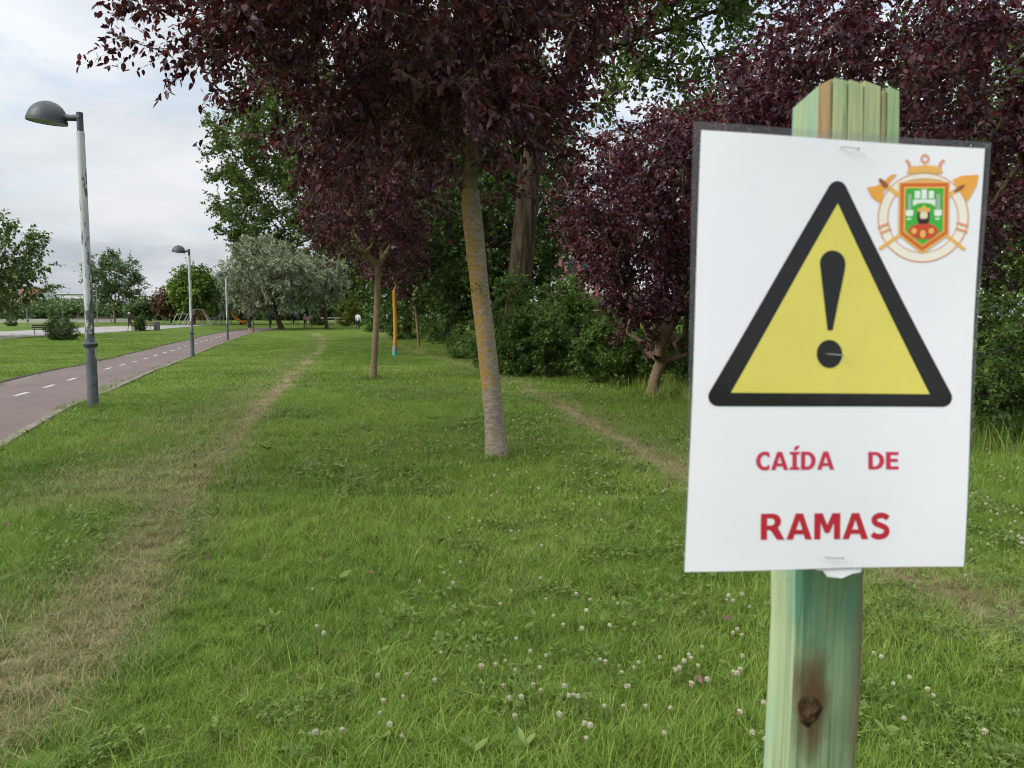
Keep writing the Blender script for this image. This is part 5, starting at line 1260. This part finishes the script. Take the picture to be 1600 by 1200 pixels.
# ------------------------------------------------------------------ park furniture
M['bench_wood'] = plain('bench_wood', (0.10, 0.075, 0.06), 0.7, 0.3, 0.25, 5)
M['steel'] = plain('galvanised_steel', (0.34, 0.35, 0.35), 0.5, 0.4, 0.15, 4)
M['bin'] = plain('bin_grey', (0.12, 0.13, 0.135), 0.6, 0.3, 0.15, 4)
def bench(loc, rz, label, w=1.8):
    t = thing('park_bench', label, 'bench', tuple(loc), rz, 'park benches')
    for i in range(3): MB().box((0, -0.15 + 0.15 * i, 0.44), (w, 0.12, 0.04)).build('seat_slat', M['bench_wood'], t)
    for i in range(2): MB().box((0, 0.25 + 0.03 * i, 0.62 + 0.16 * i), (w, 0.035, 0.12)).build('backrest_slat', M['bench_wood'], t)
    for s_ in (-1, 1):
        mb = MB(); x = s_ * w * 0.4
        mb.bar((x, -0.2, 0), (x, -0.18, 0.41), 0.05); mb.bar((x, 0.2, 0), (x, 0.29, 0.85), 0.05); mb.bar((x, -0.2, 0.40), (x, 0.24, 0.40), 0.05)
        mb.build('leg', M['steel'], t)
bench(gp(71, 524), 0.5, 'metal-legged bench half behind the dense dark bush')
bench(gd(231, 71), -0.5, 'bench between the cone-shaped bush and the litter bin')
bench(gp(162, 505), 0.1, 'long dark bench by the court behind the nearest lamp', 2.2)
bench(gp(128, 505), 0.1, 'dark bench by the court just beside the nearest lamp post', 1.7)
b = gd(247, 71)
t = thing('litter_bin', 'grey cylindrical litter bin at the end of the paved path', 'bin', tuple(b))
MB().lathe([(0.20, 0.0), (0.20, 0.05), (0.23, 0.08), (0.23, 0.72), (0.21, 0.74)], 16).build('bin_body', M['bin'], t, True)
MB().lathe([(0.24, 0.74), (0.24, 0.80), (0.20, 0.83), (0.05, 0.84)], 16).build('bin_lid', M['bin'], t, True)
# low court wall and its tall fence poles
M['concrete'] = plain('court_concrete', (0.46, 0.44, 0.41), 0.9, 0.2, 0.1, 0.6)
p0, p1 = gp(-60, 504.5), gp(206, 503.5)
t = thing('court_wall', 'low pale concrete wall of the ball court beyond the paved path', 'wall', tuple(p0))
d = p1 - p0; ln = math.hypot(d.x, d.y); ang = math.atan2(d.y, d.x)
for i in range(8):
    a, c = p0 + d * (i / 8), p0 + d * ((i + 1) / 8 - 0.002)
    m_ = (a + c) / 2 - p0
    MB().box((m_.x, m_.y, gz((a.x + c.x) / 2, (a.y + c.y) / 2) - p0.z + 0.2), (ln / 8 - 0.03, 0.2, 0.62), ang).build('wall_panel', M['concrete'], t)
M['pole_grey'] = plain('fence_pole_grey', (0.20, 0.21, 0.21), 0.6, 0.3)
poles = [(43, 512, 57), (98, 505, 42), (153, 508, 50), (255, 507, 48)]
labels = ['tall thin fence pole beside the leafy tree at the picture edge', 'thin fence pole between dense bush and the nearest lamp', 'thin fence pole seen just beside the nearest lamp post', 'thin dark pole beside the russet-leaved tree']
tops = []
for (px, py, hp_), lb in zip(poles, labels):
    b = gp(px, py); h = hp_ / FPX * b.y
    t = thing('fence_pole', lb, 'pole', tuple(b), 0, 'court fence poles')
    MB().lathe([(0.05, -0.1), (0.045, h)], 8).build('shaft', M['pole_grey'], t, True)
    MB().lathe([(0.06, h - 0.02), (0.06, h + 0.05), (0.01, h + 0.08)], 8).build('cap', M['pole_grey'], t, True)
    MB().box((0, 0, 0.02), (0.2, 0.2, 0.05)).build('foot_plate', M['pole_grey'], t)
    tops.append(Vector((b.x, b.y, b.z + h * 0.93)))
t = thing('fence_rail', 'thin top rail strung between the court fence poles', 'rail', tuple(tops[0]))
for i in range(2):
    MB().tube([tuple(tops[i] - tops[0]), tuple(tops[i + 1] - tops[0])], 0.03, 6).build('rail_length', M['pole_grey'], t)
# playground
M['orange_plastic'] = plain('orange_plastic', (0.62, 0.24, 0.02), 0.45, 0.4, 0.1, 3)
M['red_rope'] = plain('red_rope', (0.22, 0.05, 0.035), 0.8, 0.2)
M['timber'] = plain('pale_timber', (0.36, 0.31, 0.22), 0.8, 0.2, 0.2, 3)
b = gp(372, 507); S1 = b.y / FPX
t = thing('playground_slide', 'curving orange plastic slide under the low silvery tree', 'slide', tuple(b), 0.0)
hh = 19 * S1; wl = 24 * S1
pts = [(-0.5 * wl, 0, hh), (-0.3 * wl, -0.1, hh * 0.80), (-0.08 * wl, -0.15, hh * 0.46), (0.15 * wl, -0.1, hh * 0.25), (0.35 * wl, 0, hh * 0.12), (0.55 * wl, 0, hh * 0.10)]
sp_ = smooth_path(pts, 30); V, F = [], []
for p in sp_:
    for y_, z_ in ((-0.36, 0.30), (-0.33, 0.05), (-0.2, -0.02), (0.2, -0.02), (0.33, 0.05), (0.36, 0.30), (0.42, 0.30), (0.38, -0.05), (-0.38, -0.05), (-0.42, 0.30)): V.append((p[0], p[1] + y_, p[2] + z_))
k = 10; F = [(i * k + j, i * k + (j + 1) % k, (i + 1) * k + (j + 1) % k, (i + 1) * k + j) for i in range(len(sp_) - 1) for j in range(k)]
obj('chute', mesh_np('chute', V, np.array(F), [M['orange_plastic']], True), t)
MB().box((-0.5 * wl - 0.5, 0, hh - 0.1), (1.0, 1.0, 0.08)).build('platform', M['timber'], t)
for x_ in (-0.95, -0.05):
    for y_ in (-0.45, 0.45): MB().lathe([(0.05, -0.05), (0.05, hh + 0.9)], 8, (-0.5 * wl - 0.5 + x_ + 0.5, y_, 0)).build('tower_post', M['timber'], t)
for i in range(5): MB().bar((-0.5 * wl - 1.0 - 0.8 + 0.16 * i, -0.3, 0.2 + i * hh / 5.5), (-0.5 * wl - 1.8 + 0.16 * i, 0.3, 0.2 + i * hh / 5.5), 0.07).build('ladder_rung', M['steel'], t)
for s_ in (-1, 1): MB().bar((-0.5 * wl - 2.0, s_ * 0.32, 0), (-0.5 * wl - 1.0, s_ * 0.32, hh), 0.06).build('ladder_side', M['steel'], t)
b = gp(311, 508)
t = thing('climbing_frame', 'steel climbing frame with red rope net beside the second lamp', 'climbing frame', tuple(b), 0.2)
for s_ in (-1, 1):
    for y_ in (-0.9, 0.9): MB().tube([(s_ * 1.5, y_, -0.05), (s_ * 0.45, y_ * 0.3, 1.8)], 0.035, 8).build('pole', M['steel'], t)
MB().tube([(-0.5, 0, 1.8), (0.5, 0, 1.8)], 0.05, 8).build('ridge', M['steel'], t)
for i in range(6):
    q = i / 6; MB().tube([(-0.45 - 1.05 * q, -0.3 - 0.6 * q, 1.8 * (1 - q)), (0.45 + 1.05 * q, -0.3 - 0.6 * q, 1.8 * (1 - q))], 0.014, 5).build('rope', M['red_rope'], t)
for i in range(5):
    q = -1 + i * 0.5; MB().tube([(q * 0.45, -0.3, 1.8), (q * 1.5, -0.9, 0)], 0.013, 5).build('rope', M['red_rope'], t)
b = gp(333, 507)
t = thing('seesaw_beam', 'long grey metal beam slide sloping beside the climbing frame', 'play beam', tuple(b), 0.0)
MB().bar((-1.5, 0, 0.35), (1.5, 0, 1.15), 0.35, 0.07).build('chute', M['steel'], t)
for x_, h_ in ((-1.0, 0.45), (0.2, 0.78), (1.3, 1.06)): MB().bar((x_, 0, -0.05), (x_, 0, h_), 0.09).build('leg', M['steel'], t)
b = gp(283, 508)
t = thing('climbing_frame', 'low grey pole frame beneath the bright green maple', 'climbing frame', tuple(b), -0.2)
for i in range(4): MB().tube([(-1.0 + i * 0.7, -0.4, -0.05), (-0.7 + i * 0.7, 0.3, 1.3)], 0.04, 6).build('pole', M['steel'], t)
MB().tube([(-0.8, 0.3, 1.28), (1.5, 0.3, 1.28)], 0.04, 6).build('ridge', M['steel'], t)
b = gp(525, 507)
t = thing('rail_fence', 'short pale timber rail fence under the smaller silvery tree', 'fence', tuple(b), 0.1)
for x_ in (-1.6, 0, 1.6): MB().box((x_, 0, 0.4), (0.12, 0.12, 0.9)).build('post', M['timber'], t)
for z_ in (0.45, 0.78): MB().box((0, -0.08, z_), (3.6, 0.04, 0.12)).build('rail', M['timber'], t)

# ------------------------------------------------------------------ buildings
M['brick_orange'] = plain('orange_brick', (0.42, 0.20, 0.12), 0.9, 0.2, 0.12, 0.6)
M['render_white'] = plain('white_render', (0.68, 0.68, 0.67), 0.85, 0.2, 0.05, 0.3)
M['render_beige'] = plain('beige_render', (0.52, 0.45, 0.34), 0.85, 0.2, 0.06, 0.3)
M['glass'] = plain('window_glass', (0.055, 0.07, 0.085), 0.15, 0.6, 0.2, 1.0)
M['grey_clad'] = plain('grey_cladding', (0.42, 0.46, 0.50), 0.6, 0.4, 0.06, 0.5)
M['yellow_clad'] = plain('yellow_cladding', (0.62, 0.40, 0.03), 0.7, 0.3, 0.06, 0.5)
M['roof_dark'] = plain('roof_dark', (0.12, 0.12, 0.13), 0.8, 0.3)
M['maroon'] = plain('maroon_frame', (0.34, 0.12, 0.125), 0.7, 0.3, 0.1, 1)
def building(px0, px1, ytop, Y, label, wall, cols, rows, ww=1.2, wh=1.5, depth=10, roof='roof_dark', z_off=2.0, group=None):
    x0, x1 = (px0 - 800) / FPX * Y, (px1 - 800) / FPX * Y; top = CAM_Z + (497 - ytop) / FPX * Y
    z = gz((x0 + x1) / 2, Y); h = top - z; w_ = x1 - x0; cx_ = (x0 + x1) / 2
    t = thing('building', label, 'building', (cx_, Y, z), 0, group)
    MB().box((0, depth / 2, h / 2 - 0.5), (w_, depth, h + 1)).build('wall', M[wall], t)
    MB().box((0, depth / 2, h + 0.12), (w_ + 0.5, depth + 0.5, 0.24)).build('roof', M[roof], t)
    for j in range(rows):
        for i in range(cols):
            wx = -w_ / 2 + w_ * (i + 0.5) / cols; wz = h - (j + 0.62) * (h - z_off) / rows
            f = MB().box((wx, -0.03, wz), (ww + 0.25, 0.12, wh + 0.25)).build('window', M[roof if wall != 'brick_orange' else 'render_white'], t)
            MB().box((wx, -0.075, wz), (ww, 0.06, wh)).build('pane', M['glass'], f)
            MB().box((wx, -0.16, wz - wh / 2 - 0.18), (ww + 0.4, 0.2, 0.1)).build('sill', M['concrete'], f)
    return t
building(-30, 52, 451, 270, 'orange brick block of flats far behind the tree at the picture edge', 'brick_orange', 6, 4, 1.4, 1.6)
building(52.5, 67, 456, 275, 'narrow grey clad block beside the orange brick flats', 'grey_clad', 2, 5, 1.2, 0.9)
building(93, 133, 461, 260, 'long white building behind the nearest lamp post', 'render_white', 6, 2, 1.0, 1.0)
building(212, 256, 464, 260, 'white building with dark roof behind the small round trees', 'render_white', 6, 2, 1.1, 1.1)
tb = building(333, 362, 447, 250, 'beige block with yellow rooftop box behind the third street lamp', 'render_beige', 3, 4, 1.1, 1.3)
MB().box((2.0, 3, CAM_Z + (497 - 443.5) / FPX * 250 - tb.location.z), (2.6, 3, 1.6)).build('rooftop_box', M['yellow_clad'], tb)
building(385, 500, 478, 300, 'low white building glimpsed through the silvery tree crowns', 'render_white', 9, 1, 1.5, 1.2)
# red-framed house glimpsed through the leaves
tb = building(845, 960, 384, 66, 'white house with dark red trim glimpsed between plum and poplar', 'render_white', 6, 2, 0.7, 1.2, 8, 'maroon', 1.5)
w_ = 115 / FPX * 66; hh = CAM_Z + (497 - 384) / FPX * 66 - tb.location.z
for i in range(5): MB().box((-w_ / 2 + w_ * i / 4, -0.12, hh / 2), (0.35, 0.2, hh)).build('pilaster', M['maroon'], tb)
MB().box((0, -0.14, hh - 0.25), (w_, 0.22, 0.5)).build('frieze', M['maroon'], tb)

# ------------------------------------------------------------------ people
def person_body(joints, edges, radii, zones, mats, name='body'):
    """one continuous skinned body; every face takes the material of the nearest bone's zone"""
    me = bpy.data.meshes.new(name); bm = bmesh.new(); lay = bm.verts.layers.skin.verify(); idx = {}
    for n_, c in joints.items():
        v = bm.verts.new(c); v[lay].radius = (radii[n_],) * 2; idx[n_] = v
    idx['pelvis'][lay].use_root = True
    for a, c in edges: bm.edges.new((idx[a], idx[c]))
    bm.to_mesh(me); bm.free()
    tmp = bpy.data.objects.new('tmp', me); COL.objects.link(tmp)
    tmp.modifiers.new('skin', 'SKIN').use_smooth_shade = True
    ss = tmp.modifiers.new('sub', 'SUBSURF'); ss.levels = ss.render_levels = 1
    dg = bpy.context.evaluated_depsgraph_get()
    out = bpy.data.meshes.new_from_object(tmp.evaluated_get(dg)); bpy.data.objects.remove(tmp); bpy.data.meshes.remove(me)
    out.name = name; out.materials.clear()
    names = list(mats)
    for m_ in names: out.materials.append(mats[m_])
    A = np.array([joints[a] for a, c in edges]); B = np.array([joints[c] for a, c in edges])
    rr = np.array([(radii[a] + radii[c]) / 2 for a, c in edges]); zi = [names.index(z) for z in zones]
    for p in out.polygons:
        c = np.array(p.center); t_ = np.clip(((c - A) * (B - A)).sum(1) / ((B - A) ** 2).sum(1), 0, 1)
        dd = np.linalg.norm(c - A - t_[:, None] * (B - A), axis=1) - rr
        p.material_index = zi[int(np.argmin(dd))]; p.use_smooth = True
    return out
def cloth(n, c): return plain('cloth_' + n, c, 0.85, 0.15, 0.12, 8)
SKIN = plain('skin', (0.52, 0.32, 0.23), 0.6, 0.3, 0.05); 
def person(loc, rz, h, label, top, bottom, shoes, hair, legs_bare=False, step=0.16, sleeve=True, skirt=None, cap=None, pose='walk', lean=0.0):
    t = thing('person', label, 'person', tuple(loc), rz); s_ = h / 1.72
    J = dict(pelvis=(0, 0, .96), spine=(0, .01, 1.14), chest=(0, .02 + lean, 1.34), neck=(0, .025 + lean, 1.49), head=(0, .04 + lean, 1.575), crown=(0, .03 + lean, 1.66))
    R = dict(pelvis=.135, spine=.125, chest=.15, neck=.055, head=.088, crown=.078)
    for sd_, n_ in ((-1, 'l'), (1, 'r')):
        f = step * sd_
        J.update({n_ + 'sh': (.185 * sd_, .02 + lean, 1.42), n_ + 'el': (.235 * sd_, -.02 - f * 0.45, 1.15), n_ + 'wr': (.235 * sd_, .06 - f * 0.9, .93), n_ + 'ha': (.225 * sd_, .085 - f, .84),
                  n_ + 'hi': (.09 * sd_, 0, .92), n_ + 'kn': (.10 * sd_, .04 + f * 0.6, .50), n_ + 'an': (.10 * sd_, -.02 + f, .085), n_ + 'to': (.11 * sd_, .13 + f, .045)})
        R.update({n_ + 'sh': .065, n_ + 'el': .048, n_ + 'wr': .034, n_ + 'ha': .036, n_ + 'hi': .092, n_ + 'kn': .062, n_ + 'an': .045, n_ + 'to': .04})
    if pose == 'ride':
        for sd_, n_ in ((-1, 'l'), (1, 'r')):
            J.update({n_ + 'sh': (.185 * sd_, .16, 1.42), n_ + 'el': (.25 * sd_, .30, 1.22), n_ + 'wr': (.25 * sd_, .50, 1.06), n_ + 'ha': (.25 * sd_, .56, 1.03),
                      n_ + 'kn': (.11 * sd_, .36, .72 + .12 * sd_), n_ + 'an': (.11 * sd_, .22, .33 + .16 * sd_), n_ + 'to': (.11 * sd_, .37, .29 + .16 * sd_)})
        J.update(chest=(0, .14, 1.34), neck=(0, .18, 1.48), head=(0, .20, 1.56), crown=(0, .19, 1.65))
    E_, Z = [], []
    def ed(a, c, z): E_.append((a, c)); Z.append(z)
    ed('pelvis', 'spine', 'top'); ed('spine', 'chest', 'top'); ed('chest', 'neck', 'top'); ed('neck', 'head', 'skin'); ed('head', 'crown', 'skin')
    for n_ in 'lr':
        ed('chest', n_ + 'sh', 'top'); ed(n_ + 'sh', n_ + 'el', 'top'); ed(n_ + 'el', n_ + 'wr', 'top' if sleeve else 'skin'); ed(n_ + 'wr', n_ + 'ha', 'skin')
        ed('pelvis', n_ + 'hi', 'bottom'); ed(n_ + 'hi', n_ + 'kn', 'bottom'); ed(n_ + 'kn', n_ + 'an', 'skin' if legs_bare else 'bottom'); ed(n_ + 'an', n_ + 'to', 'shoe')
    J = {k_: np.array(v) * s_ for k_, v in J.items()}; R = {k_: v * s_ for k_, v in R.items()}
    obj('body', person_body(J, E_, R, Z, dict(top=top, bottom=bottom, skin=SKIN, shoe=shoes)), t)
    hc = J['crown']
    V = []; k_ = 12
    for i in range(6):
        e = i / 5 * 1.9
        for j in range(k_):
            q = j / k_ * 6.2832; rr = 0.112 * s_
            V.append((hc[0] + rr * math.sin(e) * math.cos(q), hc[1] - 0.02 * s_ + rr * math.sin(e) * math.sin(q) - (0.02 * e * s_), hc[2] - 0.045 * s_ + rr * 1.08 * math.cos(e) + (0.06 * s_ * max(0, math.sin(q)) * (e > 1.3))))
    F = np.array([(i * k_ + j, i * k_ + (j + 1) % k_, (i + 1) * k_ + (j + 1) % k_, (i + 1) * k_ + j) for i in range(5) for j in range(k_)])
    obj('cap' if cap else 'hair', mesh_np('hair', V, F, [cap or hair], True), t)
    if skirt:
        MB().lathe([(0.145 * s_, 1.06 * s_), (0.17 * s_, 0.95 * s_), (0.205 * s_, 0.75 * s_), (0.22 * s_, 0.62 * s_)], 16).build('skirt', skirt, t, True)
    for sd_ in (-1, 1):
        MB().lathe([(0.004, -0.011), (0.011, 0), (0.004, 0.011)], 8, (0.035 * s_ * sd_, J['head'][1] + 0.092 * s_, J['head'][2] + 0.02 * s_)).build('eye', HAIR_DARK, t)
    return t
HAIR_DARK = plain('hair_dark', (0.03, 0.022, 0.016), 0.6, 0.3); HAIR_GREY = plain('hair_grey', (0.42, 0.40, 0.37), 0.6, 0.3)
BLACK, NAVY, WHITE, PINK, GREYP, DARKG, LIGHTSHOE = cloth('black', (0.018, 0.018, 0.02)), cloth('navy', (0.025, 0.035, 0.06)), cloth('white', (0.62, 0.64, 0.68)), cloth('pink', (0.75, 0.30, 0.42)), cloth('mauve', (0.24, 0.19, 0.21)), cloth('darkgrey', (0.06, 0.065, 0.07)), cloth('shoe', (0.5, 0.5, 0.5))
def dist_for(px, feet, head, h): return FPX * h / (feet - head)
b = gp(203, 517.5); person(b, -0.4, 29 / FPX * b.y, 'walker in black jacket and shorts on the paved path', BLACK, DARKG, LIGHTSHOE, HAIR_GREY, legs_bare=True)
b = gp(390, 519.5); person(b, 0.25, 24.5 / FPX * b.y, 'person in black top and skirt with bare legs on the bike path', BLACK, BLACK, BLACK, HAIR_DARK, legs_bare=True, skirt=BLACK, sleeve=False)
b = gp(477, 512.5); person(b, 0.2, 21.5 / FPX * b.y, 'person in pink top, white cap and black trousers strolling on the grass', PINK, BLACK, BLACK, HAIR_DARK, cap=WHITE)
b = gp(485.5, 511.8); person(b, 0.2, 21.0 / FPX * b.y, 'person in mauve-grey jacket strolling beside the one in pink', GREYP, DARKG, BLACK, HAIR_DARK)
b = gp(559.5, 515.6); person(b, 0.05, 27 / FPX * b.y, 'walker in white jacket and navy trousers seen from behind', WHITE, NAVY, WHITE, HAIR_DARK)
b = gp(456.5, 506.5); person(b, 0.1, 1.7, 'small distant walker in dark clothes on the bike path', NAVY, BLACK, BLACK, HAIR_DARK)
b = gp(461, 506.2); person(b, 0.1, 1.65, 'small distant walker in mauve beside the one in dark clothes', GREYP, BLACK, BLACK, HAIR_DARK)
# cyclist
b = gp(422.5, 513.5); rz = 0.25
person(b, rz, 21.5 / FPX * b.y, 'cyclist in dark clothes riding away along the bike path', NAVY, DARKG, BLACK, HAIR_DARK, pose='ride')
t = thing('bicycle', 'dark bicycle ridden along the bike path', 'bicycle', tuple(b), rz)
M['tyre'] = plain('tyre_rubber', (0.02, 0.02, 0.02), 0.8, 0.2); M['bike'] = plain('bike_paint', (0.05, 0.06, 0.07), 0.4, 0.5)
k_ = 20
for y_ in (-0.5, 0.58):
    ring = [(0, y_ + 0.34 * math.cos(q), 0.36 + 0.34 * math.sin(q)) for q in np.linspace(0, 6.2832, k_ + 1)]
    w_o = MB().tube(ring, 0.022, 6, False).build('wheel', M['tyre'], t, True)
    ring = [(0, y_ + 0.31 * math.cos(q), 0.36 + 0.31 * math.sin(q)) for q in np.linspace(0, 6.2832, k_ + 1)]
    MB().tube(ring, 0.012, 5, False).build('rim', M['steel'], w_o, True)
    mb = MB()
    for i in range(8): q = i * math.pi / 4; mb.bar((0, y_, 0.36), (0, y_ + 0.31 * math.cos(q), 0.36 + 0.31 * math.sin(q)), 0.006)
    mb.build('spokes', M['steel'], w_o)
mb = MB()
for a, c in (((0, 0, 0.32), (0, -0.12, 0.86)), ((0, 0, 0.32), (0, 0.44, 0.82)), ((0, -0.1, 0.78), (0, 0.43, 0.84)), ((0, -0.5, 0.36), (0, 0, 0.32)), ((0, -0.5, 0.36), (0, -0.1, 0.78)), ((0, 0.58, 0.36), (0, 0.42, 0.98))): mb.bar(a, c, 0.035)
mb.build('frame', M['bike'], t)
MB().tube([(-0.28, 0.52, 1.0), (-0.1, 0.44, 1.0), (0.1, 0.44, 1.0), (0.28, 0.52, 1.0)], 0.016, 6).build('handlebar', M['bike'], t)
MB().box((0, -0.14, 0.88), (0.15, 0.26, 0.06)).build('saddle', M['tyre'], t)
